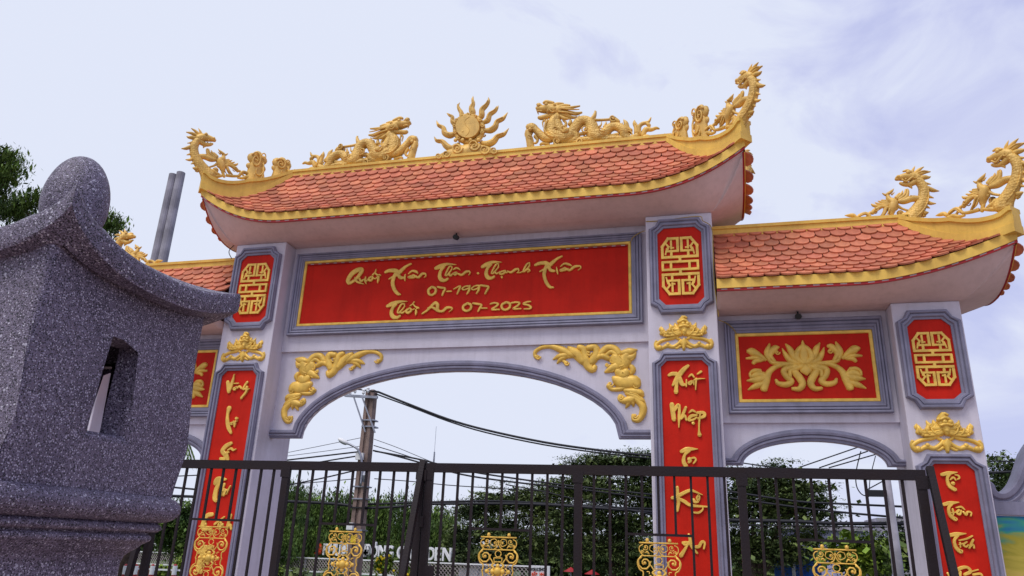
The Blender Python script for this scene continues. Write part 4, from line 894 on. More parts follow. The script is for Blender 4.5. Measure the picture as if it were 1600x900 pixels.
# cast medallion, traced at 12.86x from (980,830), mirrored left-right and top-bottom
def medallion_meshes():
    k = 0.335/740.0; H = 0.31
    fn = lambda u, v: (u*k, H-v*k)
    A = Relief(fn, k, 0.012, free=True)
    def both(st, **kw):
        for sx in (1, -1):
            for sv in (0, 1):
                A.stroke([(p[0]*sx, p[1] if sv == 0 else 2*H/k-p[1], p[2]) for p in st], seg=5, cap=0, **kw)
    def sp(cx, cy, r, w, turns, start, sg=1):
        for sx in (1, -1):
            for sv in (1, -1):
                pts = []; m = int(8*turns)+1
                for i in range(m+1):
                    t = i/m; a = start+sg*2*math.pi*turns*t; rr = r*(1-0.75*t); x = cx+rr*math.cos(a); y = cy+rr*math.sin(a)
                    pts.append((x*sx, y if sv > 0 else 2*H/k-y, w))
                A.stroke(pts, n=1, seg=5, cap=0); A.knob((cx)*sx, cy if sv > 0 else 2*H/k-cy, w*0.9)
    both([(0,25,34),(375,25,34)], n=1); both([(0,265,26),(340,265,26)], n=1)
    both([(300,60,22),(360,90,22),(378,150,22),(350,215,22),(300,255,22)]); both([(170,80,18),(80,60,18),(20,120,18),(0,150,18)]); both([(160,85,18),(175,150,16),(120,190,18),(60,200,16),(40,160,16)])
    sp(250, 110, 60, 18, 1.2, 0.5); sp(320, 200, 40, 16, 1, 2.5); sp(75, 140, 44, 18, 1.1, 1.5); both([(180,240,20),(220,190,34),(260,215,18)]); both([(0,80,30),(0,140,24),(40,225,22),(90,250,18)])
    sp(270, 400, 150, 34, 1.35, -1.2, 1)
    both([(330,290,30),(400,350,30),(410,430,30),(370,520,30),(310,560,28),(310,640,28),(330,686,28)])
    both([(150,360,18),(170,420,22),(130,480,26),(100,540,30),(120,600,24)]); both([(190,600,20),(190,560,18),(240,555,18)])
    both([(85,430,20),(80,500,20)], n=1); both([(0,425,22),(90,425,22)], n=1); both([(0,500,22),(90,500,22)], n=1)
    both([(60,520,26),(130,570,40),(80,620,44),(140,660,36)]); both([(20,560,30),(0,600,60),(40,640,60)]); both([(150,620,20),(200,650,26),(170,686,20)])
    for sv in (0, 1):
        cy = 345 if sv == 0 else 2*H/k-345
        A.stroke([(62*math.cos(a), cy+62*math.sin(a), 20) for a in [math.pi*2*i/14 for i in range(15)]], n=1, seg=5, cap=0)
        for sx in (1, -1): A.mb.ball((sx*215*k, 0, H-(-22 if sv == 0 else 2*H/k+22)*k), 0.017, 6, 5, (1, 0.8, 1.2))
    A.knob(0, H/k, 90); A.knob(0, H/k-110, 44); A.knob(0, H/k+110, 44)
    for sx in (1, -1): A.knob(sx*105, H/k, 50); A.knob(sx*230, H/k, 40)
    return A.mb.mesh('medallion', M_gold, True)
MED = medallion_meshes()
def bar_mesh(w, d, h, nm):
    return MB().box(-w/2, w/2, -d/2, d/2, 0, h).mesh(nm, M_iron)
BAR = bar_mesh(0.022, 0.022, ZT-0.12, 'bar'); POST = bar_mesh(0.07, 0.06, ZT-0.055, 'post'); SHORT = bar_mesh(0.022, 0.022, 0.0, 'bar')
SBAR = MB().box(-0.011, 0.011, -0.011, 0.011, 1.715, ZT-0.06).mesh('bar', M_iron)
TBAR = MB().box(-0.011, 0.011, -0.011, 0.011, 0.10, 2.24).mesh('bar', M_iron)
def leaf(label, x0, x1, posts):
    t = thing('gate_leaf', label, 'iron gate', (x0, gy(x0), 0), 'leaves of the iron gate')
    a = math.atan(0.025); t.rotation_euler = (0, 0, a); L = (x1-x0)/math.cos(a)
    MB().box(-0.03, L+0.03, -0.032, 0.032, ZT-0.085, ZT).build('top_rail', M_iron, t)
    MB().box(0, L, -0.02, 0.02, 0.06, 0.12).build('bottom_rail', M_iron, t)
    def put(nm, me, x): return link(nm, me, t, M=Matrix.Translation((x, 0, 0)))
    for p in posts: put('post', POST, p-x0)
    for p in posts[:-1]:
        for i in range(1, 10):
            x = p-x0+STEP*i
            if x > L-0.05: break
            put('bar', SBAR if i in (4, 5, 6) else TBAR, x)
        if p-x0+STEP*8 < L:
            MB().box(p-x0+STEP*3+0.011, p-x0+STEP*7-0.011, -0.012, 0.012, 1.693, 1.715).build('short_rail', M_iron, t)
            link('medallion', MED, t, M=Matrix.Translation((p-x0+STEP*5-0.01, 0, 1.335)))
            MB().box(p-x0+STEP*3+0.011, p-x0+STEP*7-0.011, -0.012, 0.012, 0.955, 0.977).build('short_rail', M_iron, t)
    return t
LEAF_L = leaf('left leaf of the dark iron gate, reaching behind the grey shrine', -2.125, 0.80, [-2.125, -0.665, 0.795])
LEAF_R = leaf('right leaf of the dark iron gate, crossing both right pillars', 0.875, 5.26, [0.875, 2.335, 3.795, 5.255])
for x, lab in ((0.80, 'leaning iron brace where the two gate leaves meet'), (5.335, 'leaning iron brace at the right end of the gate'), (-2.165, 'leaning iron brace at the left end of the gate beside the shrine')):
    y = gy(x); o = MB().bar((0, 0, 2.325), (0, -0.66 if x != -2.165 else -0.30, 0), 0.055, 0.055).build('gate_brace', M_iron, None, label=lab, cat='brace', group='leaning braces of the gate'); o.location = (x, y-0.005, 0)
for lf, xs_ in ((LEAF_L, (1.46, 2.92)), (LEAF_R, (0.0, 1.46, 2.92, 4.38))):
    for x in xs_:
        link('weld_plate', MB().box(-0.05, 0.05, -0.036, -0.033, ZT-0.16, ZT-0.05).mesh('weld_plate', M_iron), lf, M=Matrix.Translation((x, 0, 0)))
for z in (2.18, 1.75, 0.5): MB().tube([(2.965, -0.03, z-0.05), (2.965, -0.03, z+0.05)], 0.022, 8).build('hinge', M_iron, LEAF_L)
MB().box(0.02, 0.12, -0.05, -0.035, 1.20, 1.36).build('lock_box', M_iron, LEAF_R)
# the low railing left of the gate
t = thing('low_railing', 'low black railing left of the gate, beside the shrine base', 'railing', (-3.6, gy(-3.6), 0))
MB().box(0, 1.40, -0.02, 0.02, 1.36, 1.40).build('top_rail', M_iron, t); MB().box(0, 1.40, -0.02, 0.02, 0.1, 0.14).build('bottom_rail', M_iron, t)
for i in range(9): link('bar', MB().box(-0.012, 0.012, -0.012, 0.012, 0.14, 1.36).mesh('bar', M_iron), t, M=Matrix.Translation((0.07+i*0.157, 0, 0)))

# ------------------------------------------------------------------ stone shrine
CX, CY, HB = 2.05, -8.32, 0.24
SH = thing('stone_shrine', 'grey terrazzo stone shrine with slotted box, upturned roof and egg finial in the foreground', 'stone shrine', (CX, CY, 0))
# box with a slot in each side
zb_, zt_ = 1.605, 2.085; s0, s1, zs0, zs1 = -0.048, 0.052, 1.742, 1.942; thk = 0.055
mb = MB()
def side_pts(a, d, z, k):
    """a along the side, d outwards"""
    c = [(a, -d), (d, a), (-a, d), (-d, -a)][k]; return (c[0], c[1], z)
for k_ in range(4):
    H_ = HB
    as_ = [-H_, s0, s1, H_]; zs_ = [zb_, zs0, zs1, zt_]
    for i in range(3):
        for j in range(3):
            if i == 1 and j == 1: continue
            q = [(as_[i], zs_[j]), (as_[i+1], zs_[j]), (as_[i+1], zs_[j+1]), (as_[i], zs_[j+1])]
            mb.add([side_pts(a, H_, z, k_) for a, z in q], [(0, 1, 2, 3)])
            qi = [(max(-H_+thk, min(H_-thk, a)), z) for a, z in q]; mb.add([side_pts(a, H_-thk, z, k_) for a, z in qi], [(3, 2, 1, 0)])
    ring = [(s0, zs0), (s1, zs0), (s1, zs1), (s0, zs1)]
    sp_ = [(s0+0.004, zs0+0.004), (s1-0.018, zs0+0.006), (s1-0.012, zs1-0.004), (s0+0.012, zs1-0.008)]
    for i in range(4):
        a, b = ring[i], ring[(i+1) % 4]; c, d = sp_[i], sp_[(i+1) % 4]
        mb.add([side_pts(a[0], H_, a[1], k_), side_pts(b[0], H_, b[1], k_), side_pts(d[0], H_-thk, d[1], k_), side_pts(c[0], H_-thk, c[1], k_)], [(0, 1, 2, 3)])
me = mb.mesh('lantern_box', M_stone); bm = bmesh.new(); bm.from_mesh(me); bmesh.ops.remove_doubles(bm, verts=bm.verts, dist=1e-4)
be = [e for e in bm.edges if (abs(abs(e.verts[0].co.x)-HB) < 1e-4 and abs(abs(e.verts[0].co.y)-HB) < 1e-4 and abs(abs(e.verts[1].co.x)-HB) < 1e-4 and abs(abs(e.verts[1].co.y)-HB) < 1e-4)]
be += [e for e in bm.edges if all(max(abs(v.co.x), abs(v.co.y)) > HB-1e-4 for v in e.verts) and all(zs0-1e-3 < v.co.z < zs1+1e-3 and min(abs(v.co.x), abs(v.co.y)) < 0.06 for v in e.verts)]
bmesh.ops.bevel(bm, geom=be, offset=0.016, segments=4, affect='EDGES', profile=0.5)
bmesh.ops.recalc_face_normals(bm, faces=bm.faces); bm.to_mesh(me); bm.free()
ob = link('lantern_box', me, SH)
def sqlathe(prof, name, r=0.02, nseg=5, smooth=True, wob=0.0):
    """rounded-square sections: prof = (half size, z)"""
    rows = []
    for h, z in prof:
        row = []; rr = min(r, h*0.9)
        for cx, cy, a0 in ((h-rr, h-rr, 0), (-h+rr, h-rr, 90), (-h+rr, -h+rr, 180), (h-rr, -h+rr, 270)):
            for i in range(nseg+1):
                a = math.radians(a0+90*i/nseg); row.append((cx+rr*math.cos(a)+random.uniform(-wob, wob), cy+rr*math.sin(a)+random.uniform(-wob, wob), z))
        rows.append(row)
    m = MB().grid(rows, close=True); c = len(rows[0]); k = len(rows)-1
    m.f += [tuple(reversed(range(c))), tuple(k*c+j for j in range(c))]
    return m.build(name, M_stone, SH, smooth=smooth)
def arc(cx, cz, r, a0, a1, n=8, sz=1.0): return [(cx+r*math.cos(math.radians(a0+(a1-a0)*i/n)), cz+sz*r*math.sin(math.radians(a0+(a1-a0)*i/n))) for i in range(n+1)]
b = HB
sqlathe([(0.10, 1.628), (b-0.012, 1.632), (b+0.001, 1.629)]+arc(b-0.006, 1.601, 0.028, 85, -80, 10)+[(b-0.012, 1.571)], 'torus_moulding', 0.028)
sqlathe([(b-0.013, 1.572), (b-0.006, 1.566), (b-0.004, 1.558), (b-0.010, 1.552), (b-0.020, 1.5515)], 'fillet_moulding', 0.02)
sqlathe([(b-0.021, 1.552)]+arc(b-0.026, 1.538, 0.009, 80, -70, 5)+[(b-0.030, 1.524), (b-0.034, 1.518), (b-0.044, 1.509), (b-0.052, 1.500), (b-0.055, 1.485), (b-0.055, 1.44), (b-0.050, 1.36), (b-0.02, 1.30), (b+0.01, 1.28), (b+0.01, 1.22)], 'neck', 0.02)
sqlathe([(b-0.02, 1.2195), (b-0.02, 0.30), (b+0.03, 0.28), (b+0.03, 0.0)], 'pedestal', 0.015)
# roof
RR = 0.276; N_ = 44; rowsT = []; ROUND = 0.9
def rz(x, y):
    m = max(abs(x), abs(y)); k = (min(abs(x), abs(y))/m) if m > 1e-6 else 0
    far = min(1, max(0, y/RR)); return 2.097+(0.068*k**2.4*(1-0.25*far)+0.022*k**12*(1-far))*(m/RR)**2.5+0.16*(1-m/RR)**1.5
idx = [(-1+2*i/N_) for i in range(N_+1)]
mb = MB(); top = [[(RR*a, RR*c, rz(RR*a, RR*c)) for a in idx] for c in idx]; mb.grid(top)
per = [(a, -1) for a in idx]+[(1, c) for c in idx[1:]]+[(a, 1) for a in reversed(idx[:-1])]+[(-1, c) for c in reversed(idx[1:-1])]
def E_(a, c, sc, dz): x, y = RR*a, RR*c; return (x*sc, y*sc, rz(x, y)+dz)
rows = [[E_(a, c, 1.0, 0) for a, c in per], [E_(a, c, 1.010, -0.005) for a, c in per], [E_(a, c, 1.014, -0.016) for a, c in per], [E_(a, c, 1.012, -0.047) for a, c in per], [E_(a, c, 1.0, -0.053) for a, c in per],
        [(RR*a*0.86, RR*c*0.86, 2.045+0.03*(min(abs(a), abs(c)))**3) for a, c in per], [(RR*a*0.7, RR*c*0.7, 2.09) for a, c in per]]
mb.grid(rows, close=True)
me = mb.mesh('upturned_roof', M_stone, True); bm = bmesh.new(); bm.from_mesh(me); bmesh.ops.remove_doubles(bm, verts=bm.verts, dist=1e-4); bmesh.ops.recalc_face_normals(bm, faces=bm.faces); bm.to_mesh(me); bm.free()
me.set_sharp_from_angle(angle=math.radians(32)); ob = link('upturned_roof', me, SH); ob.location = (0.013, 0.010, 0)
sqlathe([(0.12, 2.17), (0.09, 2.215), (0.075, 2.235)], 'finial_base', 0.06)
mb = MB(); rows = []
for i in range(1, 20):
    t = math.pi*i/20-math.pi/2; r = 0.073*math.cos(t)**0.9*(1-0.10*math.sin(t)); rows.append([(r*math.cos(2*math.pi*j/28), r*math.sin(2*math.pi*j/28), 2.305+0.112*math.sin(t)) for j in range(28)])
mb.grid(rows, close=True); mb.f += [tuple(range(28)), tuple(18*28+j for j in reversed(range(28)))]
mb.build('egg_finial', M_stone, SH, smooth=True)

# ------------------------------------------------------------------ mural wall right of the gateway
MW = thing('mural_wall', 'side wall with scrolled grey coping and a blue, green and yellow painted landscape', 'wall', (6.6, 0.36, 0))
def loc(o): return o
mural = mat('mural_paint', (0.5, 0.42, 0.05), 0.7)
def mural_mat():
    m = bpy.data.materials.new('mural_picture'); m.use_nodes = True; t = m.node_tree; N = t.nodes; L = t.links; b = N['Principled BSDF']; b.inputs['Roughness'].default_value = 0.7
    tc = N.new('ShaderNodeTexCoord'); sp = N.new('ShaderNodeSeparateXYZ'); L.new(tc.outputs['Object'], sp.inputs[0])
    mp = N.new('ShaderNodeMapping'); mp.inputs['Scale'].default_value = (1.2, 1, 5); L.new(tc.outputs['Object'], mp.inputs['Vector'])
    no = N.new('ShaderNodeTexNoise'); no.inputs['Scale'].default_value = 1.6; no.inputs['Detail'].default_value = 5; no.inputs['Distortion'].default_value = 1.2; L.new(mp.outputs[0], no.inputs['Vector'])
    ma = N.new('ShaderNodeMath'); ma.operation = 'MULTIPLY_ADD'; ma.inputs[1].default_value = 0.75; L.new(no.outputs['Fac'], ma.inputs[0]); L.new(sp.outputs['Z'], ma.inputs[2])
    cr = N.new('ShaderNodeValToRGB'); mr = N.new('ShaderNodeMapRange'); mr.inputs['From Min'].default_value = 1.2; mr.inputs['From Max'].default_value = 2.6; L.new(ma.outputs[0], mr.inputs['Value']); L.new(mr.outputs[0], cr.inputs['Fac'])
    e = cr.color_ramp.elements; e[0].position = 0.0; e[0].color = (0.45, 0.26, 0.10, 1); e[1].position = 1.0; e[1].color = (0.01, 0.08, 0.26, 1)
    for p, c in ((0.25, (0.62, 0.42, 0.12, 1)), (0.5, (0.50, 0.40, 0.06, 1)), (0.66, (0.32, 0.28, 0.02, 1)), (0.78, (0.03, 0.26, 0.18, 1)), (0.88, (0.01, 0.16, 0.30, 1))):
        x = e.new(p); x.color = c
    L.new(cr.outputs[0], b.inputs['Base Color']); return m
MB().box(0.0, 3.2, 0, 0.25, 0, 2.262).build('wall_body', M_wall, MW)
pts = [(0.05, 2.46), (0.085, 2.47), (0.115, 2.44), (0.13, 2.38), (0.17, 2.345), (0.25, 2.36), (0.34, 2.44), (0.41, 2.55), (0.47, 2.68), (0.55, 2.84), (0.7, 3.0), (1.0, 3.1), (2.2, 3.1), (2.6, 2.9), (3.0, 2.5), (3.2, 2.4)]
P2 = catmull(pts, 4); mb = MB(); mb.grid([[(x, 0.02, 2.26) for x, z in P2], [(x, 0.02, z-0.01) for x, z in P2], [(x, 0.2, z-0.01) for x, z in P2], [(x, 0.2, 2.26) for x, z in P2]]); mb.build('gable', M_wall, MW)
rows = []
for o_, h_ in ((0.16, 0.02), (0.16, 0.035), (0.12, 0.05), (0.10, 0.03), (0.085, 0.03), (0.06, 0.06), (0.0, 0.07), (-0.02, 0.05), (-0.03, 0.0), (-0.03, -0.2), (0.0, -0.2)):
    r_ = []
    for i, (x, z) in enumerate(P2):
        a = np.array(P2[max(0, i-1)]); c = np.array(P2[min(len(P2)-1, i+1)]); d = (c-a)/np.hypot(*(c-a)); nn = np.array([d[1], -d[0]]); r_.append((x+nn[0]*o_*0.8, 0.018-h_, z+nn[1]*o_*0.8))
    rows.append(r_)
MB().grid(rows).build('scrolled_coping', M_grey, MW)
MB().box(0.0, 3.2, -0.03, 0.02, 2.115, 2.262).build('ledge', M_grey, MW)
MB().box(0.02, 3.15, -0.006, 0.0, 0.4, 2.10).build('mural_picture', mural_mat(), MW)

# ------------------------------------------------------------------ small fittings on the gateway
def spot(x, y, z, lab):
    t = thing('spotlight', lab, 'spotlight', (x, y, z), 'small black spotlights under the eaves')
    MB().bar((0, 0, 0.0), (0, 0, -0.05), 0.02).build('bracket', M_black, t)
    MB().tube([(-0.0, 0.03, -0.06), (0.0, -0.06, -0.085)], 0.04, 10).build('lamp_head', M_black, t)
p = at(1247, 495, 0.2); spot(p[0], 0.2, 4.60, 'small black spotlight under the low right roof above the lotus panel')
p = at(712, 376, 0.1); spot(p[0], 0.12, 6.02, 'small black spotlight under the high roof above the name panel')
b_ = MB().box(-0.09, 0.09, -0.05, 0.05, 0, 0.09).build('junction_box', M_black, None, label='small dark box on the left wing ridge beside the left main pillar', cat='junction box'); b_.location = (-3.86, 0.45, 5.957)
def cable(name, pts, r, label, m=M_cable, group=None, sag=0, cat='cable', n=5, parent=None):
    P = [Vector(p) for p in pts]
    if sag:
        Q_ = []; k = 16
        for i in range(k+1):
            t = i/k; q = P[0].lerp(P[-1], t); q.z -= sag*4*t*(1-t); Q_.append(q)
        P = Q_
    elif len(P) > 2: P = [Vector(q) for q in catmull([tuple(p) for p in P], 4)]
    o = MB().tube(P, r, n).build(name, m, parent, smooth=True)
    if parent is None: o['label'] = label; o['category'] = cat
    if group: o['group'] = group
    return o
M_ycab = mat('yellow_cable_sheath', (0.45, 0.30, 0.05), 0.6)
cable('thin_cable', [at(1009, 346, -0.01), at(1030, 345, -0.02), at(1090, 338, -0.08), at(1098, 345, -0.08), at(1112, 356, -0.02), at(1114, 390, -0.02), at(1116, 440, -0.01), at(1121, 480, -0.01), at(1123, 495, -0.01)], 0.006, 'thin yellow cable running over and down the right main pillar', M_ycab)
cable('thin_cable', [at(984, 380, 0.2), at(990, 370, 0.2), at(1003, 362, 0.2), at(1008, 361, 0.05)], 0.006, 'short yellow cable at the top right corner of the name panel', M_ycab)
cable('thin_cable', [at(1123, 500, 0.1), at(1135, 505, 0.22), at(1145, 513, 0.22), at(1151, 522, 0.22)], 0.006, 'short yellow cable at the top left corner of the right lotus panel', M_ycab)
cable('thin_cable', [at(362, 404, 0.3), at(358, 396, 0.2), at(359, 390, 0.1), at(365, 384, 0.05), at(371, 379, 0.05)], 0.007, 'short looped black cable between left soffit and junction box')

# ------------------------------------------------------------------ poles and wires
def sq_pole(t, x, y, z0, z1, w0, w1, m):
    mb = MB()
    mb.add([(x+a*w, y+b*w, z) for z, w in ((z0, w0/2), (z1, w1/2)) for a, b in ((-1, -1), (-0.3, -1), (-0.3, -0.6), (0.3, -0.6), (0.3, -1), (1, -1), (1, 1), (-1, 1))],
           [tuple(range(8)), tuple(range(15, 7, -1))]+[(i, (i+1) % 8, 8+(i+1) % 8, 8+i) for i in range(8)])
    return mb.build('pole', m, t)
YP = 18.0
pt = at(581, 610, YP); pb = at(561, 870, YP)
UP = thing('utility_pole', 'brown concrete utility pole with crossarm seen through the main arch', 'utility pole', (pt[0], YP, -1.2))
ht = pt[2]+1.2
sq_pole(UP, 0, 0, 0, ht, 0.50, 0.36, M_conc)
def rel(px, py, y=YP): p = at(px, py, y); return (p[0]-pt[0], y-YP, p[2]+1.2)
MB().bar(rel(539, 618, YP-0.25), rel(590, 621, YP-0.25), 0.10, 0.10).build('crossarm', M_steel, UP)
MB().bar(rel(553, 621, YP-0.3), rel(571, 675, YP-0.3), 0.05).build('stay', M_steel, UP); MB().bar(rel(566, 621, YP-0.3), rel(586, 676, YP-0.3), 0.05).build('stay', M_steel, UP)
for px, py in ((547, 613), (555, 610), (568, 612), (575, 609)):
    x, y, z = rel(px, py, YP-0.25); MB().tube([(x, y, z-0.12), (x, y, z-0.05), (x, y, z), (x, y, z+0.06), (x, y, z+0.12)], [0.03, 0.07, 0.05, 0.07, 0.03], 8).build('insulator', M_white, UP)
for py in (658, 668): 
    x, y, z = rel(578, py); MB().box(x-0.27, x+0.27, -0.23, 0.23, z-0.01, z+0.04).build('band', M_steel, UP)
for py in (762, 781, 795, 830): 
    x, y, z = rel(572, py); MB().box(-0.3, 0.3, -0.27, 0.27, z, z+0.05).build('band', M_steel if py != 795 else M_black, UP)
x, y, z = rel(569, 714); MB().box(x-0.22, x+0.10, -0.34, -0.22, z-0.14, z+0.12).build('meter_box', M_white, UP)
x, y, z = rel(574, 744); MB().tube([(x, -0.3, z-0.25), (x+0.05, -0.35, z), (x, -0.3, z+0.25)], [0.05, 0.09, 0.05], 6).build('clamp', M_steel, UP)
x, y, z = rel(565, 842); MB().box(-0.12, 0.10, -0.28, -0.26, z-0.15, z+0.12).build('warning_plate', M_yellow, UP)
x, y, z = rel(553, 823); MB().box(x-0.1, x+0.15, -0.45, -0.3, z-0.12, z+0.14).build('camera_box', M_white, UP)
LP = thing('street_lamp', 'curved grey street lamp reaching left from the brown utility pole', 'street lamp', (pt[0], YP-0.4, 3.0))
def rel2(px, py): p = at(px, py, YP-0.4); return (p[0]-pt[0], 0, p[2]-3.0)
MB().tube(catmull([rel2(563, 760), rel2(566, 735), rel2(564, 715), rel2(559, 702), rel2(548, 695), rel2(541, 692)], 4), 0.045, 7).build('arm', M_steel, LP, smooth=True)
a, b2 = Vector(rel2(530, 686)), Vector(rel2(543, 693)); c = (a+b2)/2
mb = MB(); mb.ball((0, 0, 0), 0.27, 12, 8, (1, 0.55, 0.34)); o = mb.build('lamp_head', M_white, LP, smooth=True); o.location = c; o.rotation_euler = (0, math.radians(25), 0)
mb = MB(); mb.ball((0, 0, 0), 0.2, 10, 6, (1, 0.5, 0.25)); o = mb.build('lens', M_steel, LP, smooth=True); o.location = c+Vector((-0.03, 0, -0.055)); o.rotation_euler = (0, math.radians(25), 0)

# twin round poles left of the gateway
for (a, b2, lab) in (((283, 270), (262, 400), 'right one of two tall round concrete poles behind the shrine'), ((271, 273), (247, 402), 'left, slightly shorter one of two tall round concrete poles behind the shrine')):
    p = at(*a, 12.0); t = thing('round_pole', lab, 'pole', (p[0], 12.0, -1.1), 'twin concrete poles'); H_ = p[2]+1.1
    MB().tube([(0, 0, 0), (0, 0, H_*0.5), (0, 0, H_)], [0.22, 0.19, 0.16], 14).build('shaft', M_concg, t, smooth=False)
    for i in range(7):
        z = H_-0.25-i*0.62
        MB().bar((-0.20, 0, z-0.3), (0.20, 0, z-0.3), 0.02).build('peg', M_steel, t)
# far concrete pole in the right arch
p = at(1384, 742, 16); FPO = thing('utility_pole', 'pale grey pole with a wire cluster seen through the right arch', 'utility pole', (p[0], 16, -1.2))
MB().tube([(0, 0, 0), (0, 0, p[2]+1.2)], [0.19, 0.125], 12).build('pole', M_concg, FPO, smooth=True)
q = at(1369, 772, 16); MB().box(q[0]-p[0]-0.28, q[0]-p[0]+0.25, -0.3, -0.1, q[2]+1.2-0.09, q[2]+1.2+0.10).build('splice_box', M_black, FPO)
MB().bar((q[0]-p[0]-0.3, -0.2, q[2]+1.2+0.1), (0, 0, q[2]+1.2+0.45), 0.03).build('stay', M_black, FPO)
GRP = 'overhead wires behind the gateway'
W = [('thick twin wire falling right from the top of the brown pole', [(590, 612), (640, 632), (700, 655), (760, 672), (850, 691), (940, 704), (1035, 714)], 0.045, 18), ('second wire just below the one falling right from the pole top', [(575, 611), (640, 635), (700, 658), (760, 676), (850, 695), (940, 708), (1035, 718)], 0.03, 18),
     ('short wire crossing the crossarm end of the brown pole', [(530, 606), (555, 608), (590, 612)], 0.03, 17.8), ('topmost thin wire left of the brown pole', [(430, 711), (500, 697), (569, 683)], 0.012, 18), ('second thin wire left of the brown pole', [(430, 715), (500, 706), (564, 697)], 0.012, 18),
     ('thick black wire left of the brown pole just above the gate rail', [(430, 721), (500, 713), (568, 705)], 0.032, 18), ('short thick wire left of the lamp', [(500, 722), (530, 717), (562, 712)], 0.03, 18),
     ('topmost thin wire right of the brown pole', [(584, 686), (620, 699), (668, 719), (690, 727)], 0.012, 18), ('beaded thin wire right of the brown pole', [(584, 696), (620, 707), (668, 723)], 0.018, 18),
     ('upper thick wire right of the brown pole', [(586, 705), (620, 711), (661, 719), (720, 734), (800, 747), (900, 760), (1030, 774)], 0.034, 18), ('lower thick wire right of the brown pole', [(583, 704), (610, 710), (650, 721), (720, 741), (800, 753), (900, 764), (1030, 780)], 0.034, 18),
     ('sloping wire under the rail, left of the brown pole', [(430, 762), (500, 748), (560, 734)], 0.03, 18), ('wire just under the sloping one, left of the brown pole', [(430, 758), (500, 753), (568, 747)], 0.018, 18), ('wire right of the brown pole under the gate rail', [(585, 748), (640, 752), (700, 758), (760, 762), (860, 768)], 0.018, 18),
     ('thick bundle of black wires across the trees, left half', [(270, 775), (360, 778), (440, 783), (520, 787), (573, 794)], 0.06, 18), ('thick bundle of black wires across the trees, middle', [(573, 794), (620, 792), (660, 788), (760, 787), (860, 789), (1030, 801)], 0.05, 18),
     ('second dark wire bundle above the thick one in the middle', [(573, 788), (660, 785), (780, 783), (900, 790), (1030, 796)], 0.04, 18.3), ('grey wire slanting across the big middle tree', [(790, 757), (850, 768), (900, 780), (1030, 806)], 0.022, 16),
     ('topmost of three wires rising in the right arch', [(1250, 730), (1340, 699)], 0.02, 16), ('middle one of three wires rising in the right arch', [(1280, 731), (1356, 705)], 0.02, 16), ('lowest of three wires rising in the right arch', [(1295, 731), (1368, 710)], 0.02, 16),
     ('wire loop hanging beside the pale pole in the right arch', [(1345, 705), (1338, 735), (1338, 758), (1346, 772), (1358, 776)], 0.018, 16), ('second wire drop beside the pale pole', [(1368, 712), (1360, 745), (1358, 768)], 0.014, 16),
     ('thin wire high across the right arch to the pale pole', [(1150, 722), (1240, 735), (1330, 748), (1410, 749)], 0.022, 16), ('upper dark wire across the right arch', [(1140, 768), (1240, 783), (1310, 787), (1420, 792)], 0.035, 16.2), ('middle dark wire across the right arch', [(1140, 778), (1240, 792), (1310, 800), (1420, 810)], 0.035, 16.2),
     ('thickest dark bundle across the right arch', [(1140, 813), (1240, 815), (1310, 818), (1420, 818)], 0.06, 16.2), ('thin wire under the thickest bundle in the right arch', [(1140, 820), (1260, 822), (1420, 824)], 0.02, 16.4),
     ('upper wire in the left arch above the trees', [(255, 745), (320, 742)], 0.025, 18), ('lower wire in the left arch above the trees', [(255, 760), (320, 766)], 0.04, 18),
     ('upper wire right of the end pillar', [(1530, 720), (1620, 722)], 0.02, 18), ('lower dark wire right of the end pillar', [(1530, 739), (1620, 736)], 0.045, 18)]
for lab, pts, r, y in W:
    cable('overhead_wire', [at(px, py, y) for px, py in pts], r, lab, group=GRP, cat='wire')
# lattice mast
p = at(680, 690, 60); MA = thing('lattice_mast', 'thin distant lattice mast rising behind the gate just right of its middle post', 'mast', (p[0], 60, -1.2)); H_ = p[2]+1.2
for a in (0, 1, 2):
    ca, sa = 0.22*math.cos(a*2.09), 0.22*math.sin(a*2.09); MB().bar((ca, sa, 0), (ca*0.2, sa*0.2, H_-1), 0.06).build('leg', M_steel, MA)
mb = MB()
for i in range(24):
    z = 0.3+i*(H_-2)/24; r = 0.22*(1-0.8*z/H_); mb.bar((r, 0, z), (-r*0.5, r*0.86, z+0.25), 0.035)
mb.build('lacing', M_steel, MA); MB().bar((0, 0, H_-1.2), (0, 0, H_+1.5), 0.03).build('rod', M_steel, MA)

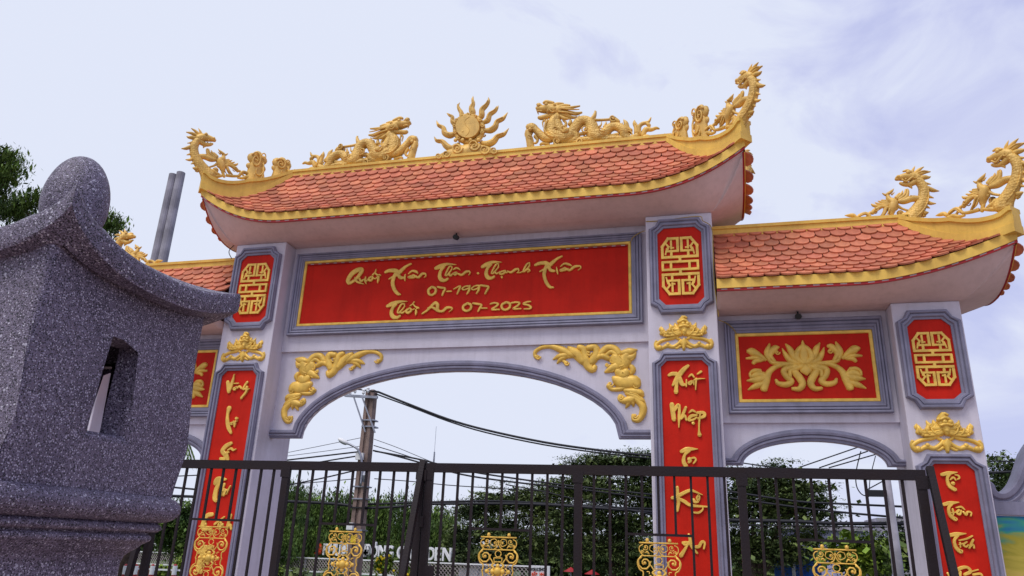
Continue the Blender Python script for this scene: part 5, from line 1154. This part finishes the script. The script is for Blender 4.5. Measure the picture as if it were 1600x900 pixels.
# ------------------------------------------------------------------ trees
def leaves(rng, cen, nrm_up, n, spread, size, droop, asp):
    """n leaf blades round a clump centre; returns (n*4, 3) corners"""
    c = cen[None, :]+rng.normal(size=(n, 3))*spread
    a = rng.uniform(0, 2*np.pi, n); tilt = rng.normal(droop, 0.45, n)
    d = np.stack([np.cos(a)*np.cos(tilt), np.sin(a)*np.cos(tilt), -np.sin(tilt)], 1)
    side = np.stack([-np.sin(a), np.cos(a), rng.normal(0, 0.35, n)], 1); side /= np.linalg.norm(side, axis=1)[:, None]
    L = size*rng.uniform(0.6, 1.3, n)[:, None]; W_ = L*asp
    return np.stack([c-d*L*0.5, c+side*W_*0.5, c+d*L*0.5, c-side*W_*0.5], 1).reshape(-1, 3)
def foliage(name, lobes, m, parent, seed, dens=1.0, size=0.22, droop=0.5, asp=0.45, spread=(0.32, 0.32, 0.14), per=26, inner=0.45):
    rng = np.random.default_rng(seed); out = []
    for (cx, cy, cz, rx, ry, rz_) in lobes:
        nc = max(4, int(dens*15*(rx*rz_+rx*ry+ry*rz_)))
        for i in range(nc):
            v = rng.normal(size=3); v /= np.linalg.norm(v); r = 1.0 if rng.random() > inner else rng.uniform(0.3, 0.95)
            r *= rng.uniform(0.72, 1.16)
            c = np.array([cx, cy, cz])+v*r*np.array([rx, ry, rz_])
            out.append(leaves(rng, c, v, int(per*rng.uniform(0.5, 1.4)), np.array(spread)*rng.uniform(0.6, 1.2), size, droop, asp))
        for i in range(int(nc*0.65)):       # big dark-side leaves fill the inside of the crown
            v = rng.normal(size=3); v /= np.linalg.norm(v); c = np.array([cx, cy, cz])+v*rng.uniform(0.1, 0.62)*np.array([rx, ry, rz_])
            out.append(leaves(rng, c, v, max(3, int(per*0.35)), np.array(spread)*1.3, size*2.0, droop, min(0.8, asp*1.6)))
    V = np.concatenate(out); n = len(V)//4
    me = bpy.data.meshes.new(name); me.from_pydata(V.tolist(), [], np.arange(n*4).reshape(-1, 4).tolist()); me.materials.append(m)
    return link(name, me, parent)
def tree(label, px_lobes, y, base_px, m, seed, size=0.22, gz=-1.2, dens=1.0, droop=0.5, asp=0.45, group='trees across the street', spread=(0.32, 0.32, 0.14), name='broadleaf_tree', trunk_r=0.22, per=26, inner=0.35, cat='tree', depth=0.8):
    b = at(base_px, 860, y); t = thing(name, label, cat, (b[0], y, gz), group)
    lobes = []
    for i, (px, py, rx, rz_) in enumerate(px_lobes):
        p = at(px, py, y); k = 1/px_size(p); rng = random.Random(seed*31+i)
        lobes.append((p[0]-b[0], rng.uniform(-0.5, 0.5)*rx*k*depth, p[2]-gz, rx*k, rx*k*depth, rz_*k))
    zc = sum(l[2] for l in lobes)/len(lobes); zmin = min(l[2]-l[5] for l in lobes)
    mb = MB(); fork = max(0.8, min(zmin*0.95+0.2, zc*0.8))
    rr = random.Random(seed)
    mb.tube(catmull([(0, 0, -0.2), (rr.uniform(-.1, .1), 0, fork*0.5), (rr.uniform(-.15, .15), 0, fork), (0, 0, zc)], 3), [trunk_r*(1.25-1.0*i/9) for i in range(10)], 8)
    for l in lobes:
        mid = (l[0]*0.45, l[1]*0.45, fork+(l[2]-fork)*0.6); P = catmull([(0, 0, fork*0.9), mid, (l[0]*0.8, l[1]*0.8, l[2]), (l[0], l[1], l[2]+l[5]*0.1)], 3)
        mb.tube(P, [trunk_r*0.28*(1-0.85*i/(len(P)-1)) for i in range(len(P))], 6)
    mb.build('trunk', M_trunk, t, smooth=True)
    foliage('crown', lobes, m, t, seed, dens, size, droop, asp, spread, per, inner)
    return t
tree('light green tree seen through the left arch beside the left main pillar', [(285,810,35,26),(315,830,30,28),(262,835,30,28),(300,855,40,20)], 30, 290, M_leaf_mid, 1, size=0.17, dens=1.4, per=50)
WIL = dict(size=0.15, droop=1.1, asp=0.25, spread=(0.24, 0.24, 0.34), dens=1.7, per=60)
tree('drooping light green tree just right of the left main pillar', [(450,808,42,36),(485,818,44,32),(455,782,26,16),(430,824,34,36),(500,800,26,20),(470,850,60,22)], 30, 468, M_leaf_mid, 2, **WIL)
tree('drooping green tree right behind the brown utility pole', [(545,815,42,32),(590,820,44,30),(525,795,22,16),(560,795,20,14),(605,800,20,16),(550,850,60,22)], 31, 562, M_leaf_mid, 3, **WIL)
tree('drooping green tree behind the middle posts of the gate', [(640,822,40,28),(672,824,36,30),(632,792,14,14),(690,838,34,26),(650,852,50,20)], 30, 655, M_leaf_mid, 4, **WIL)
BIG = dict(size=0.12, droop=0.30, asp=0.45, spread=(0.34, 0.34, 0.06), dens=0.82, per=84)
tree('broad dark tree with a rounded shoulder left of the big central tree', [(735,800,30,26),(770,785,40,30),(815,780,40,26),(850,800,50,44),(780,830,60,40),(725,835,30,34),(840,850,50,30),(745,868,50,18)], 28, 790, M_leaf_dark, 5, **BIG)
tree('tallest dark layered tree in the main arch, rising above the gate rail', [(905,735,34,20),(950,722,44,20),(1000,720,40,20),(880,765,44,30),(940,765,60,36),(1000,765,50,40),(900,815,60,44),(970,820,60,50),(1030,790,50,70),(1060,760,40,50),(930,865,80,30),(1010,868,60,30)], 27, 955, M_leaf_dark, 6, **BIG)
tree('dark layered tree filling the left half of the right arch', [(1180,760,50,30),(1225,755,40,34),(1140,790,44,54),(1210,795,60,40),(1255,790,44,36),(1215,728,14,10),(1262,760,26,16),(1290,812,22,22),(1170,850,60,46),(1225,860,44,40),(1262,848,26,26),(1120,860,40,40)], 24, 1180, M_leaf_dark, 7, **BIG)
tree('small bright yellow-green tree low in the right arch', [(1330,852,30,22),(1360,858,28,20),(1310,868,22,18),(1345,880,44,20)], 20, 1340, M_leaf_light, 8, size=0.17, dens=1.8, droop=0.4, trunk_r=0.1)
tree('small dark tree at the right end of the right arch', [(1395,855,30,32),(1418,830,18,22),(1380,885,30,20),(1425,870,24,30)], 22, 1400, M_leaf_dark, 9, size=0.17, dens=1.8, trunk_r=0.1)
tree('dark tree above the mural wall at the right edge', [(1570,722,18,12),(1582,745,26,18),(1560,762,18,22),(1610,745,34,24),(1590,770,34,20)], 26, 1590, M_leaf_dark, 10, size=0.12, dens=1.6, per=60, inner=0.6)
FEA = dict(size=0.11, droop=0.8, asp=0.22, spread=(0.16, 0.16, 0.10), dens=5.5, per=44, inner=0.45)
tree('feathery dark green tree hanging in at the left edge above the shrine', [(-16,262,36,24),(14,244,20,11),(2,280,22,20),(26,266,9,17),(-26,305,28,10),(-4,303,9,8)], 4.5, -190, M_leaf_mid, 11, gz=0, group='feathery trees left of the gateway', name='feathery_tree', trunk_r=0.14, **FEA)
tree('feathery green tree low behind the shrine roof, both sides of the egg finial', [(20,335,34,10),(45,322,22,9),(70,312,22,9),(160,345,22,14),(178,352,14,12),(120,350,40,18),(150,370,30,12)], 7.0, 15, M_leaf_mid, 12, gz=-0.2, group='feathery trees left of the gateway', name='feathery_tree', trunk_r=0.14, **FEA)
rr_ = random.Random(77)
dt = foliage('distant_trees', [(x+rr_.uniform(-3, 3), 62+rr_.uniform(-4, 4), rr_.uniform(0.2, 1.2), rr_.uniform(4, 6), 3, rr_.uniform(2.0, 3.2)) for x in range(-120, 70, 7)], M_leaf_dark, None, 78, dens=0.10, size=0.7, spread=(1.0, 1.0, 0.5), per=40, inner=0.4)
dt['kind'] = 'stuff'; dt['label'] = 'far line of dark trees beyond the street'; dt['category'] = 'trees'
# coconut palm in the left arch
p = at(262, 690, 20); PALM = thing('coconut_palm', 'coconut palm whose fronds hang into the left arch', 'palm tree', (p[0]-1.1, 20, -1.2)); H_ = p[2]+1.2+0.6
MB().tube([(0, 0, 0), (0.15, 0, H_*0.5), (0, 0, H_)], [0.22, 0.15, 0.12], 10).build('trunk', M_trunk, PALM, smooth=True)
for i in range(13):
    a = 2*math.pi*i/13+0.2; mb = MB(); pts = []
    for j in range(12):
        t = j/11; r = 2.3*t; pts.append(Vector((r*math.cos(a), r*math.sin(a), H_+0.7*math.sin(t*2.6)-1.9*t*t)))
    mb.tube(pts, 0.02, 4)
    sd_ = Vector((-math.sin(a), math.cos(a), 0))
    for j in range(1, 12):
        for q in (0, 0.5):
            P_ = pts[j-1].lerp(pts[j], q); 
            for s_ in (1, -1):
                tip = P_+sd_*s_*0.34+Vector((math.cos(a)*0.15, math.sin(a)*0.15, -0.42)); w = Vector((math.cos(a), math.sin(a), 0))*0.035
                mb.add([P_-w, P_+w, tip], [(0, 1, 2)])
    mb.build('frond', M_leaf_mid, PALM)
# shrubs below the lattice
def shrub(px, py, w, h, y, lab, m, seed, flowers=False, grp='shrubs below the lattice fence'):
    b = at(px, py, y); k = 1/px_size(b); t = thing('shrub', lab, 'shrub', (b[0], y, -1.2), grp); zc = b[2]+1.2
    MB().tube([(0, 0, 0), (0.03, 0, zc*0.6), (0, 0, zc)], [0.06, 0.05, 0.03], 6).build('stem', M_trunk, t)
    foliage('leaves', [(0, 0, zc, w*k, w*k*0.8, h*k)], m, t, seed, dens=9, size=0.12, spread=(0.10, 0.10, 0.08), per=22, inner=0.5)
    if flowers:
        mb = MB(); rr = random.Random(seed)
        for i in range(16): a = rr.uniform(0, 6.28); mb.ball((w*k*math.cos(a)*rr.random(), -w*k*0.8, zc+h*k*rr.uniform(-0.9, 0.9)), 0.055, 6, 4)
        mb.build('flowers', M_flower, t, kind='stuff')
shrub(465, 902, 14, 13, 21, 'round clipped shrub left of the pole base', M_leaf_dark, 21)
shrub(515, 905, 20, 13, 21, 'wide clipped shrub beside the brown pole', M_leaf_dark, 22)
shrub(600, 880, 14, 16, 20, 'yellow-flowered shrub right of the brown pole', M_leaf_light, 23, True)
shrub(640, 900, 24, 8, 20, 'low yellow-flowered shrub behind the middle gate posts', M_leaf_light, 24, True)
shrub(430, 895, 12, 12, 21, 'shrub beside the left main pillar', M_leaf_light, 25)
shrub(283, 885, 10, 10, 20, 'shrub seen through the left arch', M_leaf_light, 26)
shrub(250, 895, 16, 7, 20, 'low bright shrub by the striped posts', M_leaf_light, 27)

# ------------------------------------------------------------------ lattice fence and the letter sign on it
LA, LB = at(195, 861.0, 34), at(830, 885, 24)
LA0, LB0 = at(195, 879.5, 34), at(830, 909, 24)
LF = thing('lattice_fence', 'long white diamond lattice fence across the street under the big white letters', 'fence', (LA[0], 34, -1.2))
def lp(u, w):
    a = Vector(LA0).lerp(Vector(LA), w); b = Vector(LB0).lerp(Vector(LB), w); q = a.lerp(b, u); return q-Vector((LA[0], 34, -1.2))
Ln = (Vector(LB)-Vector(LA)).length; hh = 0.72; mb = MB(); n = int(Ln/0.21)
for i in range(-4, n+1):
    for sg in (1, -1):
        u0, u1 = i*0.21/Ln, (i*0.21+hh)/Ln
        w0, w1 = (0, 1) if sg > 0 else (1, 0)
        if u0 < 0: w0 = w0+(w1-w0)*(-u0)/(u1-u0); u0 = 0
        if u1 > 1: w1 = w0+(w1-w0)*(1-u0)/(u1-u0); u1 = 1
        if u0 < 1: mb.bar(lp(u0, w0)+Vector((0, 0.015*sg, 0)), lp(u1, w1)+Vector((0, 0.015*sg, 0)), 0.012, 0.024)
mb.build('lattice', M_diode, LF, kind='stuff')
mb = MB(); mb.bar(lp(0, 1), lp(1, 1), 0.07, 0.06); mb.build('top_rail', M_white, LF); mb = MB(); mb.bar(lp(0, 0), lp(1, 0), 0.07, 0.06); mb.build('bottom_rail', M_white, LF)
for i in range(12):
    q = lp(i/11, 1); MB().box(q.x-0.04, q.x+0.04, q.y+0.05, q.y+0.13, 0, q.z).build('post', M_steel, LF)
MB().grid([[(lp(u, 0).x, lp(u, 0).y+0.5, z) for u in (0, 0.5, 1)] for z in (0, lp(0, 0).z-0.1)]).build('back_panel', M_tiledeck, LF)
SG = thing('letter_sign', 'row of big white raised letters with a red flame above the lattice fence', 'sign', (LA[0], 34, -1.2))
def glyph(ch):
    cu = bpy.data.curves.new('letter', 'FONT'); cu.body = ch; cu.extrude = 0.06; cu.offset = 0.022; cu.resolution_u = 3; cu.size = 1
    o = bpy.data.objects.new('letter', cu); COL.objects.link(o); dg = bpy.context.evaluated_depsgraph_get(); me = bpy.data.meshes.new_from_object(o.evaluated_get(dg)); bpy.data.objects.remove(o); return me
cache = {}
def put_text(parent, items, m, name='letter', org=(0, 0, 0), thick=1.0):
    """items: (character, centre x, baseline y, width, height in px, plane y)"""
    for ch, cx, by, w, h, y in items:
        if ch not in cache:
            me = glyph(ch); V = np.array([v.co for v in me.vertices]); lo, hi = V.min(0), V.max(0)
            cache[ch] = (me, V, lo, hi)
        me, V, lo, hi = cache[ch]; a = at(cx-w/2, by, y); b = at(cx+w/2, by, y); k = 1/px_size(a)
        me2 = me.copy(); me2.materials.clear(); me2.materials.append(m)
        base = ch in 'ÀÔƠỐƯẾÁẠẬ'; hgt = h*k/(0.73)     # cap height of the font
        Wd = (b[0]-a[0]); P = np.stack([(V[:, 0]-lo[0])/(hi[0]-lo[0])*Wd, -V[:, 2]*thick, V[:, 1]*hgt], 1)
        me2.vertices.foreach_set('co', P.ravel()); me2.update()
        link(name, me2, parent, M=Matrix.Translation(Vector(a)-Vector(org)))
def by(x): return float(np.interp(x, [240, 440, 520, 640, 705], [859.3, 864.3, 867.0, 873.0, 876.3]))
def dy(x): return float(np.interp(x, [195, 830], [33.8, 23.8]))
def hx(x): return float(np.interp(x, [240, 440, 520, 705], [11, 15, 17.5, 20]))
items = [(c, x, by(x), w, hx(x), dy(x)) for c, x, w in (('T',236,5),('T',243.5,5.5),('H',262,4.5),('A',266.5,5),('O',271.5,4.5),('V',275.5,4),('À',279.5,5.5),('P',287,4.5),('H',292,5),('Ố',428,8),('T',436,8),('H',453,8),('A',460,8),('U',468,8),
         ('P',509,8.5),('H',518,9),('Ư',528,10),('Ơ',537.5,10),('N',547,9.5),('G',557.5,9.5),('Đ',573,10),('Ô',585,10.5),('N',596.5,11),('G',608,11),('G',626,12),('A',639,12),('R',652,11),('D',673,12),('E',684.5,10),('N',698,13.5))]
put_text(SG, items, M_white, org=(LA[0], 34, -1.2), thick=1.5)
q = at(498, 865, dy(498)); k = 1/px_size(q); R = Relief(lambda u, v: (u*k, v*k), k, 0.1, free=True)
R.stroke([(0, 2, 9), (1, 6, 11), (2, 10, 7), (0, 15, 2)]); R.stroke([(-6, 0, 3), (-3, 1, 6), (3, 2, 7)]); R.stroke([(-4, 5, 4), (-1, 4, 5)])
o = R.mb.build('flame_logo', M_orange, SG, smooth=True); o.location = (q[0]-LA[0], q[1]-34, q[2]+1.2)

# signboard, blue boards, houses and small things across the street
def board(name, label, cat, x0, y0, x1, y1, y, m, grp=None):
    a = at(x0, y1, y); b = at(x1, y0, y); t = thing(name, label, cat, (a[0], y, -1.2), grp); w = b[0]-a[0]
    MB().box(0, w, 0, 0.08, a[2]+1.2, b[2]+1.2).build('board', m, t)
    for x in (0.1, w-0.1): MB().box(x-0.04, x+0.04, 0.02, 0.10, 0, a[2]+1.2-0.003).build('post', M_steel, t)
    return t
WB = board('signboard', 'small white signboard with black and red capitals behind the gate', 'signboard', 826, 884.5, 859, 912, 22, M_white)
X0_ = Vector(WB.location)
put_text(WB, [(c, 829.5+i*3.35, 891.6, 3.0, 4.6, 21.985) for i, c in enumerate('WORKSHOP') ]+[], M_black, org=X0_, thick=0.2)
put_text(WB, [(c, 832+i*3.1, 899.4, 2.8, 4.6, 21.985) for i, c in enumerate('BẾP NHÀ') if c != ' ']+[], M_orange, org=X0_, thick=0.2)
BB = board('blue_board', 'blue signboard with a pale stripe low in the right arch, behind the dark tree', 'signboard', 1211, 858, 1262, 905, 25, M_blue, 'blue boards in the right arch')
p = at(1235, 860, 24.97); MB().box(p[0]-BB.location.x, p[0]-BB.location.x+0.14, -0.03, -0.003, at(1235, 905, 25)[2]+1.2, p[2]+1.2).build('stripe', M_white, BB)
put_text(BB, [('S', 1224, 884, 4.5, 6, 24.98), ('P', 1229, 884, 4, 6, 24.98)], M_white, org=Vector(BB.location), thick=0.2)
BC = board('blue_board', 'tall narrow blue sign right of the striped blue board', 'signboard', 1264, 866, 1281, 905, 24.5, M_blue, 'blue boards in the right arch')
HS = thing('lavender_house', 'plain lavender house behind the trees in the right arch', 'house', (at(1230, 870, 36)[0], 36, -1.2)); w = at(1392, 870, 36)[0]-HS.location.x; hz = at(1300, 829, 36)[2]+1.2
MB().box(0, w, 0, 6, 0, hz).build('wall', M_lav, HS); MB().box(-0.3, w*0.8, -0.4, 6.2, hz, hz+0.25).build('roof', M_concg, HS)
a = at(1386, 815, 36); MB().box(w-0.4, w+1.6, 0.2, 4, 0, a[2]+1.4).build('stair_tower', M_concg, HS)
for i in range(3): MB().box(1.2+i*1.5, 2.0+i*1.5, -0.03, 0.05, hz-2.0, hz-0.9).build('window', M_black, HS)
TH = thing('hut', 'small hut with a pale pinkish pitched roof right of the white letters', 'hut', (at(742, 880, 27)[0], 27, -1.2)); z1 = at(742, 862, 27)[2]+1.2; z0 = at(742, 884, 27)[2]+1.2
mb = MB(); mb.add([(-0.95, -0.2, z0), (0.95, -0.2, z0), (0.35, 1.2, z1), (-0.45, 1.2, z1), (-0.95, 2.6, z0), (0.95, 2.6, z0)], [(0, 1, 2, 3), (3, 2, 5, 4), (0, 3, 4), (1, 5, 2)]); mb.build('roof', M_roofgrey, TH)
MB().box(-0.8, 0.8, 0.0, 2.4, 0, z0).build('wall', M_white, TH)
for i, (px, py) in enumerate(((892, 895), (925, 899))):
    q = at(px, py, 22); t = thing('red_parasol', 'small red parasol low behind the gate, %s the other' % ('left of' if i == 0 else 'right of'), 'parasol', (q[0], 22, -1.2), 'red parasols across the street')
    z = q[2]+1.2; mb = MB(); n = 8; mb.add([(0, 0, z+0.22)]+[(0.32*math.cos(2*math.pi*j/n), 0.32*math.sin(2*math.pi*j/n), z+0.04) for j in range(n)], [(0, 1+j, 1+(j+1) % n) for j in range(n)]); mb.build('canopy', M_redstrip, t); MB().tube([(0, 0, 0), (0, 0, z+0.2)], 0.025, 6).build('pole', M_steel, t)
for i, px in enumerate((197, 213, 239, 274)):
    q = at(px, 884, 13); t = thing('striped_post', ['first', 'second', 'third', 'fourth'][i]+' red and white striped post from the shrine base', 'post', (q[0], 13, -1.15), 'striped posts beyond the gate'); H_ = q[2]+1.15
    for j in range(6): MB().tube([(0, 0, H_*j/6), (0, 0, H_*(j+1)/6)], 0.075, 10).build('band', M_redstrip if j % 2 == 0 else M_white, t)
    MB().ball((0, 0, H_), 0.06, 8, 6).build('cap', M_redstrip, t)
a, b2 = at(190, 888, 13), at(300, 892, 13); t = thing('pipe_rail', 'white pipe rail joining the striped posts', 'railing', (a[0], 13, -1.15))
for dz in (0, -0.35): MB().bar((0, 0.09, a[2]+1.15+dz), (b2[0]-a[0], 0.09, b2[2]+1.15+dz), 0.05).build('rail', M_white, t)
